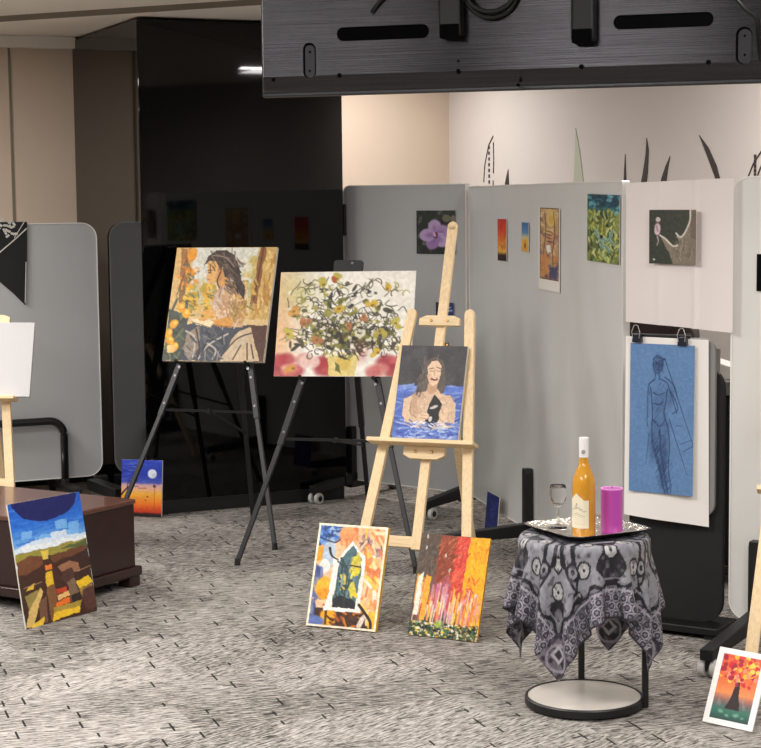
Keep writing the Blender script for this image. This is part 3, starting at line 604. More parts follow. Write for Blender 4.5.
def art_flower():
    a = Art(70, 1.13, (34, 38, 34), 9)
    for _ in range(60): a.ell(a.rng.rand(), a.rng.rand(), .06, .04, [(58, 64, 50), (22, 26, 24), (92, 92, 76), (40, 50, 40)][_ % 4], .8, a.rng.uniform(0, 3))
    a.ell(.78, .18, .12, .1, (112, 110, 88), .9); a.ell(.95, .2, .06, .1, (140, 130, 120), .8)
    P = [(176, 150, 190), (164, 134, 182), (186, 160, 198), (150, 118, 170)]
    for k, t in enumerate((-1.6, -.45, .75, 1.9, 3.1)):
        a.ell(.48 + .2 * math.cos(t), .56 + .2 * math.sin(t) / 1.13, .2, .17, P[k % 4], 1, t); a.ell(.48 + .12 * math.cos(t), .56 + .12 * math.sin(t) / 1.13, .12, .06, (128, 88, 150), .6, t, soft=.5)
    for t in np.linspace(0, 6.28, 15): a.line([(.48, .57), (.48 + .26 * math.cos(t), .57 + .25 * math.sin(t))], .012, (140, 104, 160), .5, .004)
    a.ell(.5, .57, .06, .08, (84, 34, 74)); a.ell(.47, .55, .035, .065, (206, 166, 192), 1, -.4); return a
def art_sunset():
    a = Art(50, 2.0, (200, 60, 40), 10); a.grad([(0, (196, 52, 40)), (.3, (214, 76, 36)), (.55, (226, 130, 40)), (.78, (226, 176, 70)), (.84, (120, 80, 40)), (.88, (26, 20, 20)), (1, (18, 16, 16))]); a.put(np.clip(a.noise(6, 10), 0, 1), (150, 30, 30), .35); a.ell(.5, .6, .12, .1, (236, 190, 80), .8); a.dabs(20, (0, .4, 1, .8), [(170, 84, 30), (240, 180, 80)], .2, .05, 1.2, .6); return a
def art_skybottle():
    a = Art(40, 1.9, (90, 130, 176), 11); a.grad([(0, (66, 104, 156)), (.35, (92, 136, 184)), (.5, (196, 190, 150)), (.62, (226, 176, 76)), (1, (214, 158, 70))]); a.ell(.5, .76, .2, .34, (206, 140, 50), .9); a.ell(.5, .8, .08, .16, (90, 56, 40)); return a
def art_mosaic():
    a = Art(70, 3.0, (226, 222, 214), 12)
    a.rect(.06, .0, .97, .87, (186, 150, 106), 1, False); m = (a.Y < .87) & (a.X > .06) & (a.X < .97); c0 = a.c.copy()
    for _ in range(260):
        x, y = a.rng.rand(), a.rng.rand() * .87; q = lambda: (x + a.rng.uniform(-.2, .2), y + a.rng.uniform(-.05, .05)); p = [(x, y), q(), q(), q()]
        pal = [(214, 186, 120), (166, 134, 96), (228, 210, 176), (120, 92, 80), (196, 160, 110)] if y < .3 else ([(200, 150, 90), (170, 110, 96), (220, 190, 150), (130, 100, 110)] if y < .55 else [(120, 96, 120), (200, 130, 70), (92, 84, 116), (60, 50, 60), (180, 110, 90)])
        a.poly(p, pal[_ % len(pal)], .8)
    a.ell(.6, .12, .22, .3, (220, 190, 110), .8); a.ell(.6, .14, .12, .15, (204, 162, 80), .8)
    for y in (.28, .32, .36, .40): a.line([(.4, y), (.62, y + .01)], .03, (86, 60, 50))
    for x in (.3, .72): a.line([(x, .05), (x + .05, .3), (x - .05, .55), (x + .04, .84)], .035, (92, 66, 56))
    a.poly([(.36, .46), (.56, .44), (.6, .52), (.42, .55)], (226, 222, 214)); a.poly([(.1, .60), (.4, .55), (.5, .75), (.3, .84), (.1, .8)], (206, 140, 80), .8); a.poly([(.55, .72), (.9, .70), (.9, .85), (.5, .85)], (74, 74, 110), .9)
    for x0, y0, x1, y1 in ((.06, 0, .97, .012), (.06, .855, .97, .87), (.06, 0, .09, .87), (.93, 0, .97, .87)): a.rect(x0, y0, x1, y1, (66, 52, 44), .8, False)
    a.c = np.where(m[..., None], a.c, c0); return a
def art_bamboo():
    a = Art(90, 1.95, (132, 140, 70), 13); a.put(np.clip(.5 + a.noise(6, 8), 0, 1), (86, 96, 52), .8)
    a.rect(0, 0, 1, .2, (28, 66, 84)); 
    for _ in range(40): a.ell(a.rng.rand(), a.rng.rand() * .27, .09, .05, [(32, 92, 112), (60, 130, 150), (22, 48, 62), (110, 170, 180), (40, 100, 90)][_ % 5], .8, a.rng.uniform(0, 3))
    for x in (.18, .32, .46, .60, .72): a.line([(x + .06, .25), (x, .65)], .06, (170, 174, 84), .9); a.line([(x + .085, .25), (x + .03, .65)], .012, (84, 90, 44))
    for _ in range(130): a.ell(a.rng.rand(), .27 + a.rng.rand() * .73, a.rng.uniform(.05, .12), .028, [(186, 190, 96), (72, 94, 54), (140, 168, 110), (44, 56, 40), (206, 206, 140)][_ % 5], .8, a.rng.uniform(.6, 2.4))
    for x, y, t in ((.3, .58, 1.2), (.75, .58, 1.9), (.45, .74, 1.4), (.62, .78, .9), (.5, .66, .2), (.72, .68, .6)): a.ell(x, y, .16, .06, (132, 166, 150), .95, t); a.line([(x - .1 * math.cos(t), y - .1 * math.sin(t) / 1.95), (x + .14 * math.cos(t), y + .14 * math.sin(t) / 1.95)], .012, (60, 90, 80))
    a.ell(.45, .62, .05, .05, (30, 36, 28)); a.ell(.62, .45, .04, .05, (40, 50, 34)); a.grain(.1, 40); return a
def art_lizard():
    a = Art(80, 1.15, (46, 52, 42), 14); a.put(np.clip(a.noise(3), 0, 1), (34, 38, 34), .7)
    a.poly([(.83, 0), (1, 0), (1, 1), (.46, 1), (.40, .82), (.22, .52), (.18, .46), (.30, .5), (.45, .64), (.55, .66), (.60, .6), (.56, .5), (.66, .5), (.72, .42), (.83, .22)], (122, 112, 98))
    for _ in range(60): x = a.rng.uniform(.45, 1); a.line([(x, a.rng.uniform(.55, .95)), (x + .06, a.rng.uniform(.5, .95))], .014, [(96, 86, 74), (150, 140, 124), (80, 72, 62)][_ % 3], .6)
    a.poly([(.86, .05), (1, 0), (1, .55), (.85, .5)], (104, 92, 80)); a.line([(.20, .47), (.32, .55), (.46, .665), (.56, .65)], .03, (210, 204, 190)); a.line([(.85, 0), (.84, .2), (.72, .42), (.62, .5), (.53, .43)], .035, (206, 202, 192)); a.line([(.55, .5), (.64, .52)], .03, (150, 140, 124))
    a.ell(.16, .18, .045, .05, (188, 176, 176)); a.ell(.15, .36, .055, .13, (196, 172, 178)); a.line([(.15, .5), (.17, .58), (.14, .66)], .03, (176, 158, 160), 1, .012); a.line([(.12, .24), (.19, .24)], .02, (120, 90, 96)); a.line([(.13, .3), (.16, .4)], .02, (140, 104, 112)); a.ell(.09, .92, .02, .02, (180, 176, 168)); a.grain(.08); return a
def art_drawing():
    a = Art(110, 2.25, (92, 126, 168), 15); a.put(np.clip(a.noise(5), 0, 1), (102, 138, 180), .4); K = (34, 48, 84)
    def g(x, y): return ((x - 47 + 12 * (y - 35) / 550) / 230, (y - 35 - 20 * (x - 47) / 230) / 550)
    def ln(p, w_=.016, al=.75, w1=.008): a.line([g(*q) for q in p], w_, K, al, w1)
    ln([(170, 98), (272, 432)], .014, .8); ln([(184, 320), (245, 525)], .014, .75); ln([(112, 370), (98, 485)], .012, .6); ln([(222, 412), (262, 398)], .01); ln([(232, 440), (272, 418)], .01); ln([(205, 345), (228, 345)], .012)
    for p in ([(128, 100), (145, 86), (162, 100), (160, 130), (148, 150), (134, 144), (128, 120), (130, 98)], [(126, 118), (140, 112), (160, 116)], [(140, 92), (172, 100), (150, 104)], [(148, 150), (150, 170)], [(136, 148), (134, 172)],
              [(134, 172), (114, 188), (108, 220), (106, 270), (104, 320), (108, 346)], [(150, 172), (176, 186), (186, 215), (200, 260), (212, 300)], [(118, 200), (122, 250), (124, 300), (120, 360), (124, 420), (138, 470), (150, 520), (160, 580)],
              [(178, 210), (172, 260), (166, 300), (178, 350), (184, 420), (180, 500), (188, 570), (184, 605)], [(150, 360), (152, 420), (158, 480), (170, 560)], [(128, 220), (146, 230), (168, 222)], [(130, 260), (150, 266), (164, 256)], [(126, 320), (150, 345), (170, 318)], [(150, 355), (146, 380), (158, 380)],
              [(186, 215), (206, 250), (214, 285), (196, 300)], [(170, 165), (200, 195), (212, 240)], [(132, 430), (150, 500), (166, 600)], [(172, 560), (180, 600), (190, 608)]):
        ln(p); ln([(x + a.rng.normal(0, 2.2), y + a.rng.normal(0, 2.2)) for x, y in p], .008, .5)
    for x0, y0, x1, y1, k in ((128, 400, 16, 60, .35), (166, 410, 14, 70, .35), (160, 500, 14, 70, .4), (146, 120, 16, 28, .35), (150, 260, 22, 60, .22), (190, 230, 10, 40, .3)):
        X_, Y_ = g(x0, y0); a.ell(X_, Y_, x1 / 230, y1 / 230, K, k, .05, soft=.7)
    for _ in range(120):
        t = a.rng.rand(); y = 380 + 210 * t; x = 138 + 35 * t + a.rng.normal(0, 13); ln([(x - 6, y + 9), (x + 5, y - 9)], .01, .4)
    for _ in range(70): x = 147 + a.rng.normal(0, 20); y = a.rng.uniform(185, 350); ln([(x - 6, y + 8), (x + 5, y - 6)], .008, .3)
    for _ in range(40): ln([(128 + a.rng.rand() * 34, 92 + a.rng.rand() * 55), (130 + a.rng.rand() * 34, 95 + a.rng.rand() * 55)], .007, .35)
    a.grain(.05); return a
def art_booklet():
    a = Art(50, 1.9, (26, 36, 96), 16); a.dabs(50, (0, 0, 1, 1), [(40, 56, 130), (18, 24, 70), (56, 72, 150)], .3, .05, .6, .7, .6); a.line([(.3, .2), (.6, .32), (.4, .45)], .04, (96, 112, 170), .7); a.ell(.5, .55, .2, .12, (60, 76, 140), .6); return a
def art_smallblue():
    a = Art(30, 1.3, (44, 62, 110), 17); a.ell(.6, .35, .25, .12, (170, 180, 200), .9); a.rect(.5, .5, .95, .62, (150, 164, 196)); a.rect(0, 0, .35, 1, (40, 44, 60)); return a

# ------------------------------------------------------------------ mobile boards
def board(name, p0, p1, z0, z1, m, label, legs=(), corner=.07, clip=False, edge='edge', back='edge', group=None, foot=.30):
    L = math.hypot(p1[0] - p0[0], p1[1] - p0[1])
    t = thing(name, label, 'display board', mw=wall_matrix(p0, p1), group=group)
    cn_ = corner if isinstance(corner, tuple) else (corner,) * 4
    MB().prism(rrect(.004, z0 + .004, L - .004, z1 - .004, tuple(max(c - .004, .002) for c in cn_)), -.012, .012).build('panel', m, t)
    o = rrect(0, z0, L, z1, cn_); i = rrect(.005, z0 + .005, L - .005, z1 - .005, tuple(max(c - .005, .002) for c in cn_)); n = len(o); mb = MB()
    vs_ = [(x, y, z) for y in (-.015, .015) for q in (o, i) for x, z in q]; fs = []
    for k in range(n):
        j = (k + 1) % n
        fs += [(k, j, n + j, n + k), (2 * n + j, 2 * n + k, 3 * n + k, 3 * n + j), (j, k, 2 * n + k, 2 * n + j), (n + k, n + j, 3 * n + j, 3 * n + k)]
    mb.add(vs_, fs).build('edge_frame', edge, t)
    for x, side in legs:
        mb = MB(); zt = z0 + .30
        mb.prism([(x - .023, .09), (x + .023, .09), (x + .023, zt - .02), (x + .02, zt), (x - .02, zt), (x - .023, zt - .02)], -.055, -.016)
        mb.prism([(x - .023, .09), (x + .023, .09), (x + .023, zt - .02), (x + .02, zt), (x - .02, zt), (x - .023, zt - .02)], .016, .055)
        mb.add([(x - .023, -foot, .062), (x + .023, -foot, .062), (x + .023, -.06, .075), (x - .023, -.06, .075), (x - .023, -foot, .10), (x + .023, -foot, .10), (x + .023, -.06, .135), (x - .023, -.06, .135)],
               [(0, 1, 2, 3), (7, 6, 5, 4), (0, 4, 5, 1), (1, 5, 6, 2), (3, 2, 6, 7), (0, 3, 7, 4)])
        mb.add([(x - .023, foot, .062), (x + .023, foot, .062), (x + .023, .06, .075), (x - .023, .06, .075), (x - .023, foot, .10), (x + .023, foot, .10), (x + .023, .06, .135), (x - .023, .06, .135)],
               [(3, 2, 1, 0), (4, 5, 6, 7), (1, 5, 4, 0), (2, 6, 5, 1), (7, 6, 2, 3), (4, 7, 3, 0)])
        mb.box((x - .023, -.062, .055), (x + .023, .062, .135))
        lg = mb.build('leg', 'blackmetal', t, .003)
        for y in (-foot + .03, foot - .03):
            c = MB()
            for s in (-1, 1):
                prof = [(.0, -.011), (.028, -.011), (.031, -.006), (.031, .006), (.028, .011), (.0, .011)]
                tmp = MB().lathe(prof, 20); hub = MB().lathe([(0, -.013), (.015, -.013), (.015, .013), (0, .013)], 14)
                for q, mi in ((tmp, 0), (hub, 1)):
                    c.add([(x + s * .021 + v[2], y + v[0], .0315 + v[1]) for v in q.v], q.f, mi)
            c.box((x - .009, y - .014, .03), (x + .009, y + .014, .075), 1)
            c.build('castor', ['castor', 'black'], lg)
    if clip:
        c = MB().box((-.035, -.035, z1 - .27), (.03, -.016, z1 - .10)).build('hinge_clip', 'black', t, .004)
        MB().box((-.012, -.04, z1 - .23), (.008, -.034, z1 - .14)).build('clip_pin', 'hinge', c, .002)
    return t
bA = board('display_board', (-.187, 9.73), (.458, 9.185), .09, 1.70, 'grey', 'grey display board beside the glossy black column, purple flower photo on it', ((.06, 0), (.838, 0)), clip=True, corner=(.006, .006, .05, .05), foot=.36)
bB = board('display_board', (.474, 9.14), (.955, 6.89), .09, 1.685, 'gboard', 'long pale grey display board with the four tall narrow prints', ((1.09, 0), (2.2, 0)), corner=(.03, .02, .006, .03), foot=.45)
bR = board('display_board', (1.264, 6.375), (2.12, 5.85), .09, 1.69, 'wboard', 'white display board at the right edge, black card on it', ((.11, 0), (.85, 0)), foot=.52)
lp1 = Vector((-1.552, 9.80, 0)); ld = Vector((-U.x, -U.y, 0))
lp0 = lp1 + ld * 1.75
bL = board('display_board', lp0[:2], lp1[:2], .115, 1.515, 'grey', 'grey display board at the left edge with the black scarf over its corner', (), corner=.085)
# its curved tube support and feet
Lb = 1.75
mb = MB(); x1 = Lb - .222; pts = [(.2, -.045, .10), (.2, -.045, .36)]
for k in range(9): a = R(180 - 90 * k / 8); pts.append((.28 + .08 * math.cos(a), -.045, .36 + .08 * math.sin(a)))
for k in range(9): a = R(90 - 90 * k / 8); pts.append((x1 - .08 + .08 * math.cos(a), -.045, .36 + .08 * math.sin(a)))
pts += [(x1, -.045, .36), (x1, -.045, .10)]
mb.tube(pts, .021, 12).build('support_bar', 'blackmetal', bL, smooth=True)
for x in (.2, x1):
    f = MB().bar((x, -.30, .075), (x, .30, .075), .05, .04, (1, 0, 0)).box((x - .02, -.066, .055), (x + .02, -.024, .12)).build('foot', 'blackmetal', bL, .006)
    for y in (-.27, .27):
        MB().tube([(x - .014, y, .03), (x + .014, y, .03)], .03, 18).build('castor', 'black', f)
# a second low black foot near the column
f = MB().add([(Lb + .02, .02, .05), (Lb - .06, .02, .05), (Lb - .06, -.05, .05), (Lb + .02, -.05, .05), (Lb + .02, .02, .12), (Lb - .06, .02, .12), (Lb - .06, -.05, .12), (Lb + .02, -.05, .12)], [(0, 3, 2, 1)[::-1], (4, 5, 6, 7)[::-1], (0, 1, 5, 4)[::-1], (1, 2, 6, 5)[::-1], (2, 3, 7, 6)[::-1], (3, 0, 4, 7)[::-1]])
fa, fb_ = bL.matrix_world.inverted() @ atz(93, 484, .09), bL.matrix_world.inverted() @ atz(121, 494, .09)
f.bar(fa, fb_, .07, .06, (1, 0, 0)).build('foot', 'blackmetal', bL, .006)

# scarf over the corner of the left board
zs = 1.515; nL = -wall_matrix(lp0[:2], lp1[:2]).to_3x3().col[1]; WL = wall_matrix(lp0[:2], lp1[:2]); WLi = WL.inverted()
def onL(px, py): q = WLi @ hit(px, py, lp0 + nL * .02, nL); return (q.x, q.z)
sf = thing('scarf', 'black scarf with silver embroidery hung over the left grey board', 'scarf', mw=WL)
poly = [onL(25, 305), onL(27, 262), onL(27, 224), (onL(27, 224)[0], zs + .006), (onL(-30, 224)[0], zs + .006), onL(-30, 258), onL(0, 282), onL(14, 294)]
MB().prism([poly[0]] + poly[1:], -.022, -.0165).box((onL(-30, 224)[0], -.022, zs + .004), (onL(27, 224)[0], .022, zs + .009)).build('scarf_cloth', 'fabricblack', sf)
mb = MB()
def stitch(pts, w_):
    for (a, b), (c, d) in zip(pts, pts[1:]): mb.bar((a, -.0235, b), (c, -.0235, d), w_, .002, (b - d, 0, c - a))
stitch([onL(27, 228), onL(14, 240), onL(0, 252), onL(-12, 264)], .006); stitch([onL(24, 222), onL(14, 238)], .004); stitch([onL(26, 262), onL(25, 303)], .004)
rg = random.Random(3)
for _ in range(22):
    x, y = rg.uniform(-6, 15), rg.uniform(221, 236); ang = rg.uniform(0, 6.28); c = onL(x, y); e = onL(x + 4 * math.cos(ang), y + 4 * math.sin(ang)); stitch([c, e], .012)
mb.build('embroidery', 'embroid', sf)

# pictures stuck on the boards
def stick(name, art, bd, px, label, th=.002, edge='paper', cat='print', bend=None, off=.0165, group=None):
    M = bd.matrix_world; Mi = M.inverted(); n = -M.to_3x3().col[1]; o = M.translation + n * off
    q = [Mi @ hit(x, y, o, n) for x, y in px]; tl, tr, br, bl = q
    wd = ((tr - tl).length + (br - bl).length) / 2; ht = ((bl - tl).length + (br - tr).length) / 2; c = (tl + tr + br + bl) / 4
    ob = art_mesh(art, wd, ht, th, edge, 'photo', name, bend)
    ro = math.atan2((tr - tl).z, (tr - tl).x)
    ob.matrix_world = M @ Matrix.Translation((c.x, -off - th / 2, c.z)) @ Matrix.Rotation(-ro * .5, 4, 'Y'); return tag(ob, label, cat, group)
for o in (bA, bB, bR, bL): pass
bpy.context.view_layer.update()
stick('photo_print', art_flower(), bA, [(417, 210.5), (455.5, 210.5), (455.5, 254.5), (416.5, 253.5)], 'purple hibiscus flower photo on the grey board behind the wooden easel top', cat='photo')
stick('postcard', art_smallblue(), bA, [(436, 302), (454, 303), (454, 317), (436, 316)], 'tiny blue card on the grey board behind the wooden easel mast', cat='card')
stick('postcard', art_sunset(), bB, [(498, 219), (507, 219), (506.5, 261), (498, 260.5)], 'red and orange sunset card on the pale grey board', cat='card')
stick('postcard', art_skybottle(), bB, [(522, 222), (529, 223), (529, 252), (522, 251)], 'smallest blue and yellow card on the pale grey board', cat='card')
stick('art_print', art_mosaic(), bB, [(539.5, 207), (560.5, 209), (559.5, 292), (538.5, 289)], 'tall narrow ochre mosaic print with white bottom margin')
stick('art_print', art_bamboo(), bB, [(588.5, 193), (620.5, 196), (619.5, 264.5), (587, 260.5)], 'green bamboo leaf print near the end of the pale grey board')
mb = MB(); Mi = bR.matrix_world.inverted(); n_ = -bR.matrix_world.to_3x3().col[1]; q0 = Mi @ hit(757, 254, bR.matrix_world.translation + n_ * .017, n_); q1 = Mi @ hit(757, 291, bR.matrix_world.translation + n_ * .017, n_)
cardm = MB().box((q0.x, -.019, q1.z), (q0.x + .13, -.0165, q0.z)).build('dark_card', 'tvslot'); cardm.matrix_world = bR.matrix_world.copy()
tag(cardm, 'black card stuck on the white board at the right edge', 'card')

# hanging paper between the two boards, with soft creases
h0, h1 = Vector((.955, 6.835, 0)), Vector((1.268, 6.335, 0)); HM = wall_matrix(h0[:2], h1[:2]); HI = HM.inverted(); hn = -HM.to_3x3().col[1]
def onH(px, py, d=.012): return HI @ hit(px, py, h0 + hn * d, hn)
Lh = (h1 - h0).length
mb = MB(); nx, nz = 48, 16; zt0, zt1 = onH(628, 183).z, onH(730, 178).z; zb0, zb1 = onH(627, 321.5).z, onH(729, 332.5).z
def crease(s): return .006 * math.exp(-((s - .33) / .02) ** 2) + .007 * math.exp(-((s - .66) / .018) ** 2) + .005 * math.sin(s * 9)
for y in (0, .0012):
    for j in range(nz + 1):
        for i in range(nx + 1):
            s = i / nx; t = j / nz; mb.v.append((s * Lh, y - crease(s) * (.5 + .5 * t) - .012, (zt0 + (zt1 - zt0) * s) * (1 - t) + (zb0 + (zb1 - zb0) * s) * t))
K = (nx + 1) * (nz + 1)
for j in range(nz):
    for i in range(nx):
        a = j * (nx + 1) + i; mb.f.append((a, a + nx + 1, a + nx + 2, a + 1)); mb.m.append(0); mb.f.append((K + a, K + a + 1, K + a + nx + 2, K + a + nx + 1)); mb.m.append(0)
hp = mb.build('hanging_paper', 'hpaper', smooth=True); hp.matrix_world = HM; tag(hp, 'plain creased white paper sheet hung between two boards, branch photo on it', 'paper sheet')
lz = [onH(651, 210, .032), onH(698, 210, .032), onH(697, 264.5, .032), onH(650, 263.5, .032)]
c = sum(lz, Vector()) / 4; wd = (lz[1] - lz[0]).length; ht = (lz[3] - lz[0]).length
ob = art_mesh(art_lizard(), wd, ht, .0015, 'paper', 'photo', 'photo_print', bend=lambda x, z: -.012 * (abs(x) / (wd / 2)) ** 2.2)
ob.matrix_world = HM @ Matrix.Translation((c.x, -.026, c.z)); tag(ob, 'curling photo of a small creature on a grey branch, on white paper', 'photo')

# ------------------------------------------------------------------ black flip chart stand with drawing
g0, g1 = atd(633, 500, 6.66), atd(724, 500, 6.47); GM = wall_matrix(g0[:2], g1[:2]); GI = GM.inverted(); gn = -GM.to_3x3().col[1]; go = Vector((g0.x, g0.y, 0))
def onG(px, py, d=.02): return GI @ hit(px, py, go + gn * d, gn)
Lg = (Vector((g1.x, g1.y, 0)) - go).length
fc = thing('flip_chart_stand', 'black mobile stand with rounded panel, grey pad and clip bar, behind the draped table', 'easel', mw=GM)
MB().prism(rrect(0, .045, Lg, 1.00, .08), -.012, .012).build('panel', 'fabricblack', fc)
MB().prism(rrect(onG(640, 400).x, onG(700, 516).z, onG(716.5, 400).x, onG(700, 338).z, .05), -.034, -.014).build('pad', 'pad', fc, .003)
zc = onG(660, 333).z
MB().prism([(onG(632, 400).x, zc - .018), (onG(691, 400).x, zc - .018), (onG(691, 400).x, zc - .004), (onG(632, 400).x, zc - .004)], -.040, -.012).build('clip_bar', 'blackmetal', fc, .002)
mb = MB()
for x in (onG(636, 400).x, onG(686, 400).x): mb.bar((x, -.006, .5), (x, -.006, zc), .02, .012, (1, 0, 0))
mb.build('upright', 'blackmetal', fc)
kx, kz = onG(712, 353).x, onG(712, 353).z
MB().tube([(kx, -.03, kz), (kx, .0, kz)], .014, 16).build('knob', 'black', fc)
mb = MB().bar((onG(716, 400).x, 0, kz + .015), (onG(716, 400).x, 0, .9), .012, .012, (1, 0, 0)); mb.build('side_rod', 'pad', fc)
MB().tube([(onG(629, 517).x + .01, -.02, onG(629, 517).z - .02), (onG(629, 517).x + .01, -.05, onG(629, 517).z - .02)], .01, 12).build('bolt', 'steel', fc)
mb = MB().box((.02, -.10, .018), (Lg + .02, .10, .046)); mb.build('base', 'blackmetal', fc, .004)
for x in (.05, Lg - .02):
    for y in (-.07, .07): MB().box((x - .02, y - .02, 0), (x + .02, y + .02, .02)).build('rubber_foot', 'rubber', fc)
# white backing sheet and blue drawing, both held by binder clips
pm = MB(); px_ = [onG(626, 336, .045), onG(708.5, 340, .045), onG(708, 527.5, .045), onG(624, 514, .045)]
n = 20
for y in (0, .001):
    for j in range(n + 1):
        for i in range(n + 1):
            s, t = i / n, j / n; p = (px_[0] * (1 - s) + px_[1] * s) * (1 - t) + (px_[3] * (1 - s) + px_[2] * s) * t
            pm.v.append((p.x, -.045 + y - .008 * math.sin(s * 5) * t, p.z))
K = (n + 1) ** 2
for j in range(n):
    for i in range(n): a = j * (n + 1) + i; pm.f += [(a, a + n + 1, a + n + 2, a + 1), (K + a, K + a + 1, K + a + n + 2, K + a + n + 1)]; pm.m += [0, 0]
ps = pm.build('backing_sheet', 'paper', smooth=True); ps.matrix_world = GM.copy(); tag(ps, 'large white paper sheet hanging behind the blue drawing', 'paper sheet')
dq = [onG(631.5, 342, .056), onG(694, 346.5, .056), onG(694, 498.5, .056), onG(628.5, 488.5, .056)]
c = sum(dq, Vector()) / 4; wd = ((dq[1] - dq[0]).length + (dq[2] - dq[3]).length) / 2; ht = ((dq[3] - dq[0]).length + (dq[2] - dq[1]).length) / 2
ob = art_mesh(art_drawing(), wd, ht, .001, 'paper', 'photo', 'figure_drawing')
ob.matrix_world = GM @ Matrix.Translation((c.x, -.058, c.z)) @ Matrix.Rotation(R(.6), 4, 'Y'); tag(ob, 'blue sheet with a dark charcoal standing figure drawing', 'drawing')
for i, (px, py) in enumerate(((637, 337), (682.5, 340.5))):
    q = onG(px, py, .06); b = thing('binder_clip', ['black binder clip at the left top corner of the blue drawing', 'black binder clip at the right top corner of the blue drawing'][i], 'clip', group='binder clips on the blue drawing', mw=GM @ Matrix.Translation((q.x, -.060, q.z)))
    MB().prism([(-.018, -.02), (.018, -.02), (.014, .012), (-.014, .012)], -.008, .020).build('clip_body', 'bin_clip', b, .002)
    for s in (-1, 1): MB().tube([(s * .012, -.010, -.004), (s * .016, -.012, .02), (s * .008, -.010, .042), (0, -.010, .046)], .0017, 6).build('clip_handle', 'steel', b)

# trolley behind with a bag and a white box, seen through the gaps
tr = thing('trolley', 'grey and black trolley seen through the gap beside the blue drawing', 'trolley', (1.42, 7.55, 0), R(-20))
MB().box((-.45, -.2, .08), (.22, .25, .80)).build('cabinet', 'fabricblack', tr, .01); MB().box((-.47, -.22, .80), (.24, .27, .86)).build('tray_top', 'greycart', tr, .006)
for x, y in ((-.42, -.17), (.19, -.17), (-.42, .22), (.19, .22)): MB().box((x - .02, y - .02, 0), (x + .02, y + .02, .08)).build('leg', 'black', tr)
bg = thing('handbag', 'dark brown bag glimpsed above the clip bar under the hanging paper', 'bag', (1.17, 7.50, .86), R(-20))
MB().prism([(-.19, 0), (.17, 0), (.17, .20), (.12, .27), (-.12, .28), (-.19, .22)], -.08, .08).build('bag_body', 'darkbrown', bg, .02)
mb = MB().tube([(-.08, -.085, .22), (-.04, -.09, .30), (.03, -.09, .30), (.07, -.085, .21)], .008, 8); mb.build('bag_handle', 'darkbrown', bg)
bx = MB().prism([(-.07, 0), (.10, 0), (.10, .035), (-.07, .085)], -.08, .08).build('paper_stack', 'paper', None, .003); bx.location = (1.45, 7.44, .861); bx.rotation_euler = (0, 0, R(-20)); tag(bx, 'white sloped paper stack on the trolley beside the blue drawing', 'paper stack')

# ------------------------------------------------------------------ grass decals on the right wall
wn = -U
def decal(pts, m, label, hollow=False, group='grass blade decals on the pale wall'):
    W_ = Matrix((-V, U, Vector((0, 0, 1)))).transposed().to_4x4(); W_.translation = KC; I = W_.inverted()
    q = [I @ hit(x, y, KC, wn) for x, y in pts]; P = [(a.x, a.z) for a in q]
    mb = MB()
    ar = sum(a[0] * b[1] - b[0] * a[1] for a, b in zip(P, P[1:] + P[:1]))
    if ar < 0: P = P[::-1]
    if not hollow: mb.prism(P, -.004, -.0005)
    else:
        n = len(P)
        for i in range(n):
            a, b = P[i], P[(i + 1) % n]; k = max(1, int(math.hypot(b[0] - a[0], b[1] - a[1]) / .035))
            for j in range(k):
                if j % 4 == 3: continue
                s, e = j / k, (j + .95) / k
                mb.bar((a[0] + (b[0] - a[0]) * s, -.002, a[1] + (b[1] - a[1]) * s), (a[0] + (b[0] - a[0]) * e, -.002, a[1] + (b[1] - a[1]) * e), .008, .003, (b[1] - a[1], 0, a[0] - b[0]))
    if hollow:
        cx = sum(p[0] for p in P) / len(P); zs_ = sorted(p[1] for p in P)
        for k in range(9):
            z = zs_[0] + (zs_[-1] - zs_[0]) * (.08 + .09 * k); mb.box((cx - .012, -.003, z), (cx + .006, -.0005, z + .02))
    o = mb.build('grass_decal', m); o.matrix_world = W_; return tag(o, label, 'wall decal', group)
decal([(483, 200), (485, 165), (489, 145), (493.5, 136), (494, 160), (493, 200)], 'decaldark', 'dotted outline grass blade decal, leftmost on the pale wall', True)
decal([(503, 200), (506, 180), (508.5, 169), (510, 200)], 'decaldark', 'shortest dark triangular blade decal beside the dotted blade')
decal([(573, 200), (575, 165), (576, 128), (580, 150), (586, 200)], 'decalgreen', 'pale green pointed blade decal on the pale wall')
decal([(623.5, 200), (624.5, 172), (625.5, 154), (626.3, 175), (627, 200)], 'decaldark', 'thin straight dark blade decal')
decal([(638, 200), (643, 175), (646, 155), (647, 138), (649, 150), (648, 172), (645, 200)], 'decaldark', 'dark curved blade decal leaning slightly right')
decal([(657, 200), (662, 178), (666, 166), (670.5, 156), (668, 170), (664, 200)], 'decaldark', 'short dark blade decal curving right, between two taller ones')
decal([(721, 200), (715, 176), (708, 157), (699.5, 135), (709, 148), (717, 166), (726, 200)], 'decaldark', 'long dark blade decal leaning left at its tip')
decal([(744, 200), (748, 178), (754, 163), (764, 148), (765, 158), (758, 175), (757, 200)], 'decaldark', 'dotted outline grass blade decal at the right edge', True)

